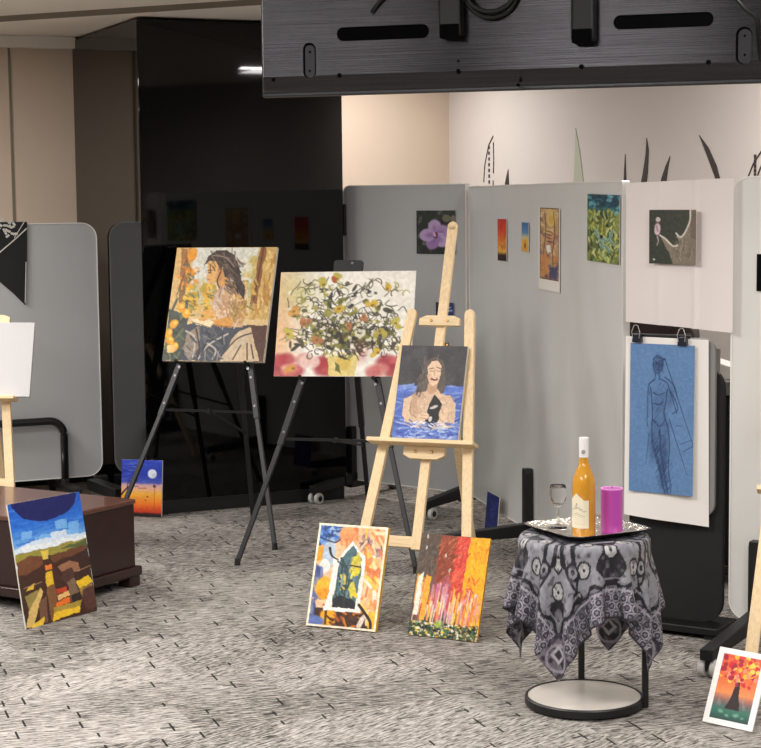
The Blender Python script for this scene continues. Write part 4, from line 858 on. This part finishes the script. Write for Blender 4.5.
# ------------------------------------------------------------------ wooden lyre easels
VF = -.905
def easel_frame(o, yaw, lean):
    """matrix of the easel standing on the floor below plane point o (plane coords a along, v up the slope)"""
    m = lean_matrix(Vector(o), R(yaw), R(lean), 0); u = m.to_3x3().col[0]; v = m.to_3x3().col[2]
    f = Vector(o) + v * (-o[2] / v.z)
    k = Matrix((u, Vector((0, 0, 1)).cross(u), Vector((0, 0, 1)))).transposed().to_4x4(); k.translation = f
    return k, o[2] / v.z
def wood_easel(o, yaw, lean, label, rear, shelf_v=-.20, clamp_v=.30, mast_top=.722, leg_top=.338, cx=-.005, clamp_half=.088):
    K, vo = easel_frame(o, yaw, lean); cl_, sl = math.cos(R(lean)), math.sin(R(lean))
    def pl(a, v, n=0): h = v + vo; return Vector((a + cx, h * sl + n * cl_, h * cl_ - n * sl))
    t = thing('wooden_easel', label, 'easel', mw=K); N = Vector((0, cl_, -sl)); S = Vector((0, sl, cl_))
    for s in (-1, 1):
        foot = pl(s * (.125 + (.35 + vo) * .098), -vo, .042); top = pl(s * .125, leg_top, .042)
        foot.z = .006
        mb = MB().bar(foot, top, .042, .022, (1, 0, 0)); 
        mb.tube([top - N * .011, top + N * .011], .021, 16)
        mb.build('leg', 'pine', t, .003)
    MB().bar(pl(0, -.63, .062), pl(0, mast_top, .062), .040, .020, (1, 0, 0)).tube([pl(0, mast_top, .052), pl(0, mast_top, .072)], .020, 16).build('mast', 'pine', t, .003)
    def plate(name, half, v0, v1, n0, n1, cut=.03, mtl='pineh', up=True):
        pts = [(-half, v0 if up else v1 - .0), (half, v0)]
        if up: P = [(-half, v0), (half, v0), (half, v1 - cut * .4), (half - cut, v1), (-half + cut, v1), (-half, v1 - cut * .4)]
        else: P = [(-half + cut, v0), (half - cut, v0), (half, v0 + cut * .5), (half, v1), (-half, v1), (-half, v0 + cut * .5)]
        mb = MB().prism(P, n0, n1, fn=lambda x, y, z: pl(x, z, y)); return mb.build(name, mtl, t, .002)
    c = plate('top_clamp', clamp_half, clamp_v - .012, clamp_v + .03, .030, .05)
    for x in (-.035, .035): MB().tube([pl(x, clamp_v + .008, .024), pl(x, clamp_v + .008, .032)], .006, 10).build('knob', 'brass', c)
    MB().prism([(-.226, shelf_v - .017), (.226, shelf_v - .017), (.226, shelf_v), (-.226, shelf_v)], -.045, .030, fn=lambda x, y, z: pl(x, z, y)).build('shelf', 'pineh', t, .003)
    c = plate('shelf_bracket', .088, shelf_v - .068, shelf_v - .018, .024, .05, up=False)
    for x in (-.035, .035): MB().tube([pl(x, shelf_v - .038, .018), pl(x, shelf_v - .038, .026)], .006, 10).build('knob', 'brass', c)
    MB().bar(pl(-.205, -.60, .064), pl(.205, -.60, .064), .045, .018, S).build('crossbar', 'pineh', t, .003)
    MB().bar(pl(-.145, .10, .064), pl(.145, .10, .064), .04, .018, S).build('crossbar', 'pineh', t, .003)
    r = K.inverted() @ Vector(rear); r.z = .006
    MB().bar(pl(0, .23, .10), r, .036, .022, (1, 0, 0)).build('rear_leg', 'pine', t, .003)
    MB().tube([pl(-.03, .22, .088), pl(.03, .22, .088)], .012, 10).build('hinge', 'brass', t)
    return t
o_p = (.196, 7.10, .850)
wood_easel(o_p, 22, 20, 'pine easel in the middle holding the woman in water painting', (.41, 7.72, 0))
painting('painting', art_portrait(), .282, .387, .018, o_p, 22, 20, .2, 'portrait of a woman in blue water holding a black shape, on the pine easel')
def place_like(px, py, a, v, D, yaw, lean):
    """plane origin such that plane point (a, v) is seen at px, py at about depth D"""
    m = lean_matrix(Vector((0, 0, 0)), R(yaw), R(lean), 0).to_3x3(); q = atd(px, py, D); return q - m.col[0] * a - m.col[2] * v
oL = place_like(12, 397, .187 + .013, -.20, 8.3, 5, 19)
wood_easel(tuple(oL), 5, 19, 'pine easel cut by the left edge behind the mahogany chest, blank canvas on it', (oL.x + .02, oL.y + .55, 0), clamp_v=.178, mast_top=.20, leg_top=.125, clamp_half=.16)
wc = MB().box((-.25, 0, -.18), (.25, .018, .18)).build('canvas', 'wcanvas', None, .002)
m = lean_matrix(oL, R(5), R(19), R(-.5)); m.translation = oL + m.to_3x3() @ Vector((.285 - .25, 0, -.20 + .1835)); wc.matrix_world = m; tag(wc, 'blank white canvas on the left pine easel', 'canvas')
oR = place_like(757, 487, -.231, -.20, 5.78, 14, 20)
wood_easel(tuple(oR), 14, 20, 'pine easel cut by the right edge behind the red tree picture', (oR.x + .05, oR.y + .28, 0))

# ------------------------------------------------------------------ black tripod easels
def tripod(o, yaw, lean, label, rear, cx, pv, pt):
    K, vo = easel_frame(o, yaw, lean); cl_, sl = math.cos(R(lean)), math.sin(R(lean))
    def pl(a, v, n=0): h = v + vo; return Vector((a + cx, h * sl + n * cl_, h * cl_ - n * sl))
    t = thing('tripod_easel', label, 'easel', mw=K, group=None)
    sx = lambda v: .178 + (-.27 - v) * .275
    for s in (-1, 1):
        e = pl(s * sx(-vo), -vo, .038); e.z = .012; k = pl(s * sx(-.52), -.52, .036)
        lg = MB().bar(k, e, .021, .018, (1, 0, 0)).bar(pl(s * .045, .25, .036), pl(s * sx(-.56), -.56, .036), .027, .024, (1, 0, 0)).build('leg', 'blackmetal', t, .002)
        MB().tube([e + Vector((0, 0, -.012)), e + Vector((0, 0, .02))], [.014, .011], 12).build('rubber_foot', 'rubber', lg)
        for v in (-.36, -.50): MB().tube([pl(s * sx(v), v, .022), pl(s * sx(v), v, .05)], .006, 8).build('rivet', 'hinge', lg)
        MB().tube([pl(s * sx(pv), pv - .008, .03), pl(s * sx(pv), pv - .008, -.022)], .007, 10).tube([pl(s * sx(pv), pv - .008, -.022), pl(s * sx(pv), pv - .004, -.028)], .009, 10).build('support_peg', 'black', lg)
        MB().tube([pl(s * sx(pv), pv - .026, .018), pl(s * sx(pv), pv - .026, .024)], .007, 10).build('peg_screw', 'hinge', lg)
    MB().prism(rrect(-.068, pt - .08, .068, pt, .012, 4), .028, .050, fn=lambda x, y, z: pl(x, z, y)).build('top_plate', 'black', t, .002)
    MB().tube([pl(.02, pt - .015, .0235), pl(.02, pt - .015, .028)], .006, 10).build('plate_screw', 'hinge', t)
    r = K.inverted() @ Vector(rear); r.z = .012; top = pl(0, .22, .065); mid = top + (r - top) * .58
    lg = MB().bar(top, mid, .027, .024, (1, 0, 0)).bar(top + (r - top) * .52, r, .021, .018, (1, 0, 0)).build('leg', 'blackmetal', t, .002)
    MB().tube([r + Vector((0, 0, -.012)), r + Vector((0, 0, .02))], [.014, .011], 12).build('rubber_foot', 'rubber', lg)
    v = -.53; c = pl(0, v + .0, .036)
    MB().bar(pl(-sx(v), v, .036), pl(sx(v), v, .036), .012, .008, (0, 0, 1)).build('spreader', 'blackmetal', t)
    MB().bar(c, top + (r - top) * .66, .012, .008, (0, 0, 1)).build('spreader', 'blackmetal', t)
    MB().tube([c + Vector((0, -.012, 0)), c + Vector((0, .012, 0))], .012, 10).build('spreader_joint', 'black', t)
    return t
oW = (-.784, 8.70, 1.1225); oB = (-.160, 8.04, 1.065)
tripod(oW, 20, 20, 'black tripod easel in front of the column, seated woman painting on it', (-.66, 9.0, 0), .003, -.2915, .288)
tripod(oB, 15, 18, 'black tripod easel behind the pine easel, flower bouquet painting on it', (-.06, 8.78, 0), -.013, -.248, .307)
painting('painting', art_woman(), .541, .581, .020, oW, 20, 20, .3, 'painting of a seated dark haired woman among yellow flowers', edge='canvas')
painting('painting', art_bouquet(), .639, .489, .006, oB, 15, 18, .7, 'wide loose flower bouquet painting in a yellow pot on cream paper', edge='paper')

# ------------------------------------------------------------------ pictures leaning on things
painting('painting', art_door(), .288, .398, .020, (-.136, 6.683, .18), 22.6, 20, -.3, 'painting of a blue arched doorway in a pale border, leaning on the pine easel', edge='yellow', lift=None)
painting('painting', art_stripes(), .285, .384, .012, (.246, 6.52, .18), 28.2, 20, .4, 'painting of vertical brown, red and orange bands, leaning on the pine easel', edge='orangeedge', lift=None)
painting('picture', art_tree(), .168, .239, .006, (1.083, 5.357, .1), 37, 26, -1.8, 'small white bordered picture of a red blossom tree on the floor', cat='picture', edge='paper', lift=None)
painting('painting', art_cubist(), .400, .480, .006, (-1.284, 6.842, .2), -57, 10.5, -1, 'cubist landscape painting with blue sky, leaning on the mahogany chest', lift=None)
painting('painting', art_moon(), .225, .293, .012, (-1.245, 9.125, .14), 15, 6, 0, 'small moon over orange sunset painting on the floor by the column', lift=None)
painting('booklet', art_booklet(), .195, .190, .004, (.535, 8.555, .096), 76.2, 5, 0, 'thin dark blue booklet leaning against the pale grey board', cat='booklet', lift=None)

# ------------------------------------------------------------------ mahogany chest
ch = thing('chest', 'low dark mahogany chest with moulded plinth at the left edge', 'chest', (-1.345, 6.965, 0), R(58.5))
LX, LY, HT = .565, 1.1, .372
MB().box((0, 0, .085), (LX, LY, HT - .02)).build('body', 'wood', ch, .003)
MB().box((-.006, -.006, HT - .02), (LX + .006, LY + .006, HT)).build('lid', 'woodtop', ch, .005)
MB().box((-.022, -.022, .045), (LX + .022, LY + .022, .085)).build('plinth', 'wood', ch, .008, seg=3)
for x in (.02, LX - .02):
    for y in (.02, LY - .02): MB().box((x - .035, y - .035, 0), (x + .035, y + .035, .046)).build('foot', 'wood', ch, .008)

# ------------------------------------------------------------------ side table, cloth, tray and what stands on it
TC = Vector((.642, 5.585, 0)); TH = .548
tb = thing('side_table', 'small round side table with black frame and white base disc, under the patterned cloth', 'table', TC)
MB().lathe([(.186, .006), (.190, .008), (.190, .030), (.186, .034), (.181, .034), (.181, .028), (0, .028)], 64).build('base_frame', 'black', tb, smooth=False)
MB().lathe([(.0, .026), (.180, .026), (.180, .031), (0, .031)], 64).build('base_disc', 'marble', tb)
for k in range(4): MB().tube([(.15 * math.cos(k * 1.571 + .5), .15 * math.sin(k * 1.571 + .5), 0), (.15 * math.cos(k * 1.571 + .5), .15 * math.sin(k * 1.571 + .5), .0065)], .012, 12).build('glide', 'rubber', tb)
for p in ((.189, -.045), (.013, .192)):
    MB().box((p[0] - .010, p[1] - .010, .004), (p[0] + .010, p[1] + .010, TH - .02)).build('post', 'black', tb, .002)
MB().lathe([(0, TH - .03), (.196, TH - .03), (.2, TH - .026), (.2, TH - .002), (.196, TH), (0, TH)], 64).build('tabletop', 'black', tb)

def cloth_sim(N=60, side=.765, Rt=.208, H=TH + .003, az=R(15), steps=520):
    g = np.linspace(-side / 2, side / 2, N + 1); X, Y = np.meshgrid(g, g); ca, sa = math.cos(az), math.sin(az)
    p = np.stack([X * ca - Y * sa, X * sa + Y * ca, np.full_like(X, H)], -1)
    rs = np.random.RandomState(5); p[..., 2] += rs.rand(*X.shape) * .001
    prev = p.copy(); h = side / N; dt = .012
    cons = [(0, 1, h, 1.), (1, 0, h, 1.), (1, 1, h * 2 ** .5, .5), (1, -1, h * 2 ** .5, .5), (0, 2, 2 * h, .05), (2, 0, 2 * h, .05), (0, 4, 4 * h, .015), (4, 0, 4 * h, .015)]
    n = N + 1
    def solve(p):
        for di, dj, L, k in cons:
            for par in range(2 * max(abs(di), abs(dj)) if max(abs(di), abs(dj)) > 1 else 2):
                step = max(abs(di), abs(dj))
                if di and not dj: ia = np.concatenate([np.arange(s, n - di, 2 * di) for s in ([par] if step == 1 else [par])]); ja = np.arange(n)
                elif dj and not di: ia = np.arange(n); ja = np.arange(par, n - dj, 2 * dj)
                else: ia = np.arange(par, n - 1, 2); ja = np.arange(n - 1) if dj > 0 else np.arange(1, n)
                if len(ia) == 0 or len(ja) == 0: continue
                A = np.ix_(ia, ja); B = np.ix_(ia + di, ja + dj); a = p[A]; b = p[B]; d = b - a; l = np.linalg.norm(d, axis=-1, keepdims=True) + 1e-9
                c = d * (.5 * k * (l - L) / l)
                p[A] = a + c; p[B] = b - c
        return p
    for it in range(steps):
        vel = (p - prev) * .975; prev = p.copy(); p = p + vel; p[..., 2] -= 9.8 * dt * dt
        for _ in range(9):
            p = solve(p)
            r = np.hypot(p[..., 0], p[..., 1]); ins = (r < Rt) & (p[..., 2] < H)
            top = ins & (p[..., 2] > H - .03) & (r < Rt - .004); side_ = ins & ~top
            p[..., 2] = np.where(top, H, p[..., 2])
            s = np.where(side_, Rt / np.maximum(r, 1e-6), 1.); p[..., 0] *= s; p[..., 1] *= s
        fr = (p[..., 2] <= H + 1e-4) & (np.hypot(p[..., 0], p[..., 1]) < Rt); prev = np.where(fr[..., None], p * .7 + prev * .3, prev)
    return p
def upsample(p, M):
    n = p.shape[0]; t = np.linspace(0, n - 1, M + 1); i = np.clip(t.astype(int), 0, n - 2); f = t - i
    def cr(P, axis):
        g = lambda k: np.take(P, np.clip(i + k, 0, n - 1), axis)
        ff = f.reshape([-1 if a == axis else 1 for a in range(3)])
        a, b, c, d = g(-1), g(0), g(1), g(2); return .5 * (2 * b + (c - a) * ff + (2 * a - 5 * b + 4 * c - d) * ff ** 2 + (3 * b - a - 3 * c + d) * ff ** 3)
    return cr(cr(p, 0), 1)
def art_cloth(M=260):
    a = Art(M, 1.0, (112, 110, 118), 21); a.WX = a.X; a.WY = a.Y
    x = a.X - .5; y = a.Y - .5
    # fold the four sides onto one: s along the side (-.5..0.5), d distance in from the hem
    ax = np.abs(x) > np.abs(y); s = np.where(ax, y, x); d = .5 - np.maximum(np.abs(x), np.abs(y)); s0 = s; s = np.abs(s)
    K, LT, WH, MD = (34, 33, 38), (132, 131, 138), (176, 174, 174), (80, 78, 86)
    def m(c, msk, al=1.): a.put(msk, c, al)
    def circ(cs, cd_, r): return np.hypot(s - cs, d - cd_) < r
    n1 = a.noise(60); n2 = a.noise(26)
    m(MD, n2 > .25, .6); m(LT, (d > .14) & (s < .30))
    # dark vase figure at the centre of each side with a clock in it
    wv = .045 + .022 * np.cos((d - .20) * 42); m(K, (s < wv) & (d > .13) & (d < .33)); m(MD, (s < wv - .012) & (d > .145) & (d < .315) & (n1 > .1), .7)
    for cs, cd_, r in ((0, .255, .022), (.075, .318, .026), (.12, .215, .024), (.21, .30, .022), (.265, .235, .026), (.19, .15, .016)):
        m(K, circ(cs, cd_, r + .008)); m(WH, circ(cs, cd_, r)); m((150, 148, 150), circ(cs, cd_, r) & (np.abs(s - cs) < .004) & (d > cd_)); m(K, circ(cs, cd_, .006)); m((140, 138, 142), circ(cs, cd_, r * .8) & ~circ(cs, cd_, r * .62), .5)
    # arches and chains
    rr = np.hypot(s, d - .22); m(K, (np.abs(rr - .15) < .009) & (d > .2)); m(K, (np.abs(rr - .19) < .006) & (d > .16)); m(LT, (np.abs(rr - .17) < .007) & (d > .2))
    m(K, (np.abs(s - .17 - .02 * np.sin(d * 50)) < .008) & (d > .12) & (d < .36)); m(K, (np.abs(s - .30 - .016 * np.sin(d * 60)) < .016) & (d > .15))
    m(K, (np.abs(d - .135 - .012 * np.cos(s0 * 60)) < .009)); m(K, np.abs(d - .36) < .006); m(LT, (np.abs(d - .155) < .004), .8)
    q_ = np.hypot((s - .165) * 1.3, d - .235); m(K, q_ < .034); m(LT, q_ < .023); m(K, q_ < .011)
    # hexagon lace border and corner medallions
    lace = d < .125; hx = 26.; qx, qy = s0 * hx, (d * hx) / .866; row = np.floor(qy); qx2 = qx + .5 * (row % 2); fx, fy = qx2 - np.floor(qx2) - .5, qy - row - .5
    hexd = np.hypot(fx, fy * .866); m((78, 74, 84), lace); m((160, 155, 164), lace & (hexd > .36) & (hexd < .47)); m((44, 42, 50), lace & (hexd < .30)); m((120, 116, 126), lace & (hexd < .16))
    m((60, 57, 66), lace & (n1 > .35), .6); m((150, 145, 154), np.abs(d - .112) < .004); m((52, 49, 58), d < .008)
    cor = (d < .13) & (s > .36); m((76, 71, 80), cor); m((128, 122, 132), cor & (n1 > .15), .7); m((46, 43, 52), cor & (n1 < -.3), .8); m((148, 144, 152), cor & (np.abs(np.hypot(s - .43, d - .06) - .05) < .006))
    sq = np.maximum(np.abs(s - .425), np.abs(d - .075)); m((176, 172, 176), (sq < .026) & (sq > .017)); m((60, 56, 66), sq < .010)
    # middle of the cloth
    mid = d > .37; m(MD, mid); m(K, mid & (n2 > .1), .8); m(LT, mid & (n1 > .3), .7)
    m(LT, (n1 > .55) & (d > .14), .35); m(K, (n1 < -.55) & (d > .14), .45); a.grain(.08, 120); return a
CP = cloth_sim(); M_ = 260; CU = upsample(CP, M_); ca_ = art_cloth(M_); lin = ca_.linear()
me = bpy.data.meshes.new('tablecloth'); n = M_ + 1
me.from_pydata([tuple(v) for v in CU.reshape(-1, 3)], [], [(j * n + i, j * n + i + 1, (j + 1) * n + i + 1, (j + 1) * n + i) for j in range(M_) for i in range(M_)])
at = me.color_attributes.new('paint', 'FLOAT_COLOR', 'POINT'); full = np.ones((n * n, 4)); full[:, :3] = lin.reshape(-1, 3); at.data.foreach_set('color', full.ravel())
me.materials.append(MAT['cloth']); me.polygons.foreach_set('use_smooth', [True] * len(me.polygons)); me.update()
tc = bpy.data.objects.new('tablecloth', me); col.objects.link(tc); tc.location = TC; sm = tc.modifiers.new('solid', 'SOLIDIFY'); sm.thickness = .0015; sm.offset = 1
tag(tc, 'grey and black clock patterned square cloth draped over the side table', 'tablecloth')

TZ = TH + .0105
ty = thing('serving_tray', 'square silver tray with rounded corners on the draped side table', 'tray', (.655, 5.63, TZ), R(253 - 225))
def ring(h_, r): return rrect(-h_, -h_, h_, h_, r, 6)
mb = MB(); prof = [(.125, .0), (.125, .002), (.150, .016), (.156, .017), (.157, .015), (.150, .012), (.128, -.003)]
k = len(ring(.1, .03)); vs_ = [(0, 0, .002)]
mb = MB(); loops = [[(x, y, z) for x, y in ring(h_, .035 + (h_ - .125) * .6)] for h_, z in ((.118, .004), (.130, .006), (.150, .0155), (.155, .017), (.157, .0155))]
vs_ = [v for l in loops for v in l]; fs = [tuple(range(k))]
for i in range(len(loops) - 1):
    for j in range(k): jj = (j + 1) % k; fs.append((i * k + j, (i + 1) * k + j, (i + 1) * k + jj, i * k + jj))
mb.add(vs_, fs).build('tray_dish', 'silver', ty, smooth=True)
loops = [[(x, y, z) for x, y in ring(h_, .035)] for h_, z in ((.116, -.002), (.13, -.001), (.152, .0128), (.1568, .0152))]
mb = MB(); vs_ = [v for l in loops for v in l]; fs = [tuple(range(k - 1, -1, -1))]
for i in range(len(loops) - 1):
    for j in range(k): jj = (j + 1) % k; fs.append((i * k + j, i * k + jj, (i + 1) * k + jj, (i + 1) * k + j))
mb.add(vs_, fs).build('tray_underside', 'black', ty, smooth=True)
TT = TZ + .0045
# bottle
bp_ = (.633, 5.515); bt = thing('wine_bottle', 'orange wine bottle with white cap and label on the tray', 'bottle', (*bp_, TT))
prof = [(0, .006), (.028, .002), (.034, 0), (.0365, .006), (.0368, .12), (.0365, .165), (.033, .188), (.024, .210), (.0165, .228), (.0142, .245), (.0142, .262)]
MB().lathe(prof, 40).build('bottle_body', 'wine', bt, smooth=True)
MB().lathe([(.0150, .250), (.0152, .308), (.0146, .312), (0, .312)], 28).build('cap', 'capwhite', bt, smooth=False)
MB().tube([(-.003, -.0146, .268), (-.003, -.0160, .268)], .0065, 14).build('cap_emblem', 'capgrey', bt)
la = Art(70, 1.35, (226, 216, 190), 30); la.WX = la.X; la.WY = la.Y
la.line([(.10, .42), (.3, .36), (.42, .28), (.36, .44), (.30, .40)], .02, (70, 62, 60), .9); la.line([(.42, .42), (.52, .36), (.56, .42), (.64, .36), (.7, .41), (.86, .38)], .018, (70, 62, 60), .9)
la.rect(.2, .56, .8, .58, (170, 160, 140), .8, False); la.rect(.25, .62, .7, .635, (170, 160, 140), .7, False); la.rect(.2, .86, .8, .87, (190, 178, 150), .7, False)
me = bpy.data.meshes.new('label'); vs_ = []; cols = []; nx, ny = la.nx, la.ny; lin = la.linear()
for j in range(ny + 1):
    for i in range(nx + 1):
        s = i / nx; t = j / ny; a = R(-172 + 100 * s); z0_ = .030; z1_ = .118 + .022 * max(0, 1 - abs(s - .38) / .38) ; z = z1_ * (1 - t) + z0_ * t
        vs_.append((.0374 * math.cos(a), .0374 * math.sin(a), z))
me.from_pydata(vs_, [], [(j * (nx + 1) + i, (j + 1) * (nx + 1) + i, (j + 1) * (nx + 1) + i + 1, j * (nx + 1) + i + 1) for j in range(ny) for i in range(nx)])
at = me.color_attributes.new('paint', 'FLOAT_COLOR', 'POINT'); full = np.ones(((nx + 1) * (ny + 1), 4)); full[:, :3] = lin.reshape(-1, 3); at.data.foreach_set('color', full.ravel()); me.materials.append(MAT['photo']); me.update()
lb = bpy.data.objects.new('label', me); col.objects.link(lb); lb.parent = bt; sm = lb.modifiers.new('solid', 'SOLIDIFY'); sm.thickness = .0004; sm.offset = 1
# glass
gl = MB().lathe([(.0, .002), (.030, .0), (.031, .002), (.012, .005), (.0042, .012), (.0036, .062), (.007, .068), (.018, .076), (.0265, .092), (.0285, .108), (.0265, .128), (.0245, .138), (.0235, .138), (.0255, .127), (.0272, .108), (.0252, .093), (.017, .078), (.004, .0705), (0, .0700)], 40).build('wine_glass', 'glass', None, smooth=True)
gl.location = (.567, 5.665, TT); tag(gl, 'empty stemmed wine glass on the tray', 'glass')
cn = thing('pillar_candle', 'purple pillar candle standing on the tray', 'candle', (.728, 5.57, TT))
MB().lathe([(.0, 0), (.034, 0), (.0345, .004), (.0345, .136), (.0340, .140), (.0325, .1415)], 40).build('wax_body', 'candle', cn, smooth=False)
MB().lathe([(.0345, .1385), (.0352, .1400), (.0345, .1425), (.030, .1415), (.012, .139), (0, .1385)], 40).build('wax_rim', 'candletop', cn, smooth=True)
MB().tube([(0, 0, .138), (.001, 0, .148)], .0012, 6).build('wick', 'black', cn)

# ------------------------------------------------------------------ television seen from behind
t0, t1 = Vector((-.289, 4.5, 0)), Vector((.956, 4.12, 0)); TM = wall_matrix(t0[:2], t1[:2]); TI = TM.inverted(); tn = -TM.to_3x3().col[1]
def onT(px, py): return TI @ hit(px, py, t0 + tn * .03, tn)
LT_ = (t1 - t0).length; zb = 1.878; zt = zb + .655
tv = thing('television', 'large flat television hanging from the ceiling, brushed black back towards the viewer', 'television', mw=TM)
MB().box((0, .0, zb), (LT_, .022, zt)).build('screen_bezel', 'bezel', tv, .004)
MB().box((.012, .0225, zb + .014), (LT_ - .012, .025, zt - .012)).build('screen', 'gloss', tv)
mb = MB(); x0, x1, z0, z1 = .004, LT_ - .004, zb + .008, zt - .006; k = .05
mb.add([(x0, 0, z0), (x1, 0, z0), (x1, 0, z1), (x0, 0, z1), (x0 + .006, -.014, z0 + .01), (x1 - .006, -.014, z0 + .01), (x1 - .006, -.014, z1 - .01), (x0 + .006, -.014, z1 - .01), (x0 + .012, -.030, z0 + .04), (x1 - .012, -.030, z0 + .04), (x1 - .012, -.030, z1 - .02), (x0 + .012, -.030, z1 - .02)],
       [(0, 1, 5, 4), (1, 2, 6, 5), (2, 3, 7, 6), (3, 0, 4, 7), (4, 5, 9, 8), (5, 6, 10, 9), (6, 7, 11, 10), (7, 4, 8, 11), (8, 9, 10, 11), (3, 2, 1, 0)])
mb.build('back_panel', 'tvback', tv, .002)
def slot(name, px0, py0, px1, py1, m_, y=-.0315, rr=None):
    a, b = onT(px0, py0), onT(px1, py1); x0_, x1_ = sorted((a.x, b.x)); za, zb_ = sorted((a.z, b.z)); r = rr or min(x1_ - x0_, zb_ - za) * .49
    return MB().prism(rrect(x0_, za, x1_, zb_, r, 6), y, -.026).build(name, m_, tv)
slot('vent_slot', 337, 27.5, 429, 38, 'tvslot'); slot('vent_slot', 613.5, 15.5, 713.5, 26, 'tvslot')
for a, b in ((303, 316), (736, 752)):
    s_ = slot('handle_recess', a, 43 if a < 400 else 27, b, 78 if a < 400 else 64, 'tvslot'); 
    pl_ = slot('handle_plate', a + 2.5, (43 if a < 400 else 27) + 2.5, b - .5, (78 if a < 400 else 64) - .5, 'tvplate', -.034)
    pl_.parent = s_
    for dy in (9, 28):
        q = onT((a + b) / 2 + 1, (43 if a < 400 else 27) + dy); MB().tube([(q.x, -.0355, q.z), (q.x, -.033, q.z)], .003, 10).build('screw', 'tvslot', s_)
for px, py, r in ((339.5, 75.5, .006), (458.5, 71.5, .006), (581.5, 66.8, .006), (708.5, 62.3, .006), (458.5, 61, .003), (518, 85, .004), (273, 80, .004)):
    q = onT(px, py); MB().tube([(q.x, -.0315, q.z), (q.x, -.02, q.z)], r, 14).build('screw_hole', 'tvslot', tv)
for px, py in ((454, 38), (585.5, 43)):
    q = onT(px, py); arm = MB().box((q.x - .027, -.075, q.z), (q.x + .027, -.0302, zt - .03)).build('mount_arm', 'black', tv, .006)
    MB().box((q.x - .024, -.078, q.z - .004), (q.x + .024, -.032, q.z + .03)).build('arm_tip', 'tvslot', arm, .004)
q0, q1 = onT(440, -40), onT(600, -40); MB().box((q0.x, -.10, zt - .22), (q1.x, -.0755, zt - .12)).build('mount_rail', 'blackmetal', tv, .004)
cxm = (q0.x + q1.x) / 2; MB().tube([(cxm, -.12, zt - .2), (cxm, -.12, 2.603)], .022, 18).build('ceiling_pole', 'blackmetal', tv, smooth=True)
mb = MB(); c0 = onT(493, 0); pts = [(c0.x + .062 * math.cos(R(a)), -.05 - .01 * math.sin(R(a * 2)), c0.z + .02 + .062 * math.sin(R(a))) for a in range(170, 375, 12)]
mb.tube(pts, .006, 8); mb.tube([(p[0], p[1] - .012, p[2] + .012) for p in pts], .005, 8).build('cable', 'black', tv, smooth=True)
mb = MB(); a, b, c, d = onT(732, -6), onT(744, 8), onT(757, 18), onT(760, 60)
mb.tube([(q.x, -.036, q.z) for q in (a, b, c, d)], .004, 8).build('cable', 'black', tv, smooth=True)
a, b, c = onT(388, -6), onT(377, 6), onT(372, 13); MB().tube([(q.x, -.036, q.z) for q in (a, b, c)], .005, 8).build('cable', 'black', tv, smooth=True)

# things of a kind share a group
GR = {'display board': 'mobile display boards', 'easel': 'easels', 'painting': 'paintings on show', 'photo': 'photo prints on the boards', 'card': 'small cards on the boards', 'print': 'art prints on the boards', 'paper sheet': 'white paper sheets'}
for o in bpy.data.objects:
    if o.parent is None and o.get('category') in GR and 'group' not in o: o['group'] = GR[o['category']]
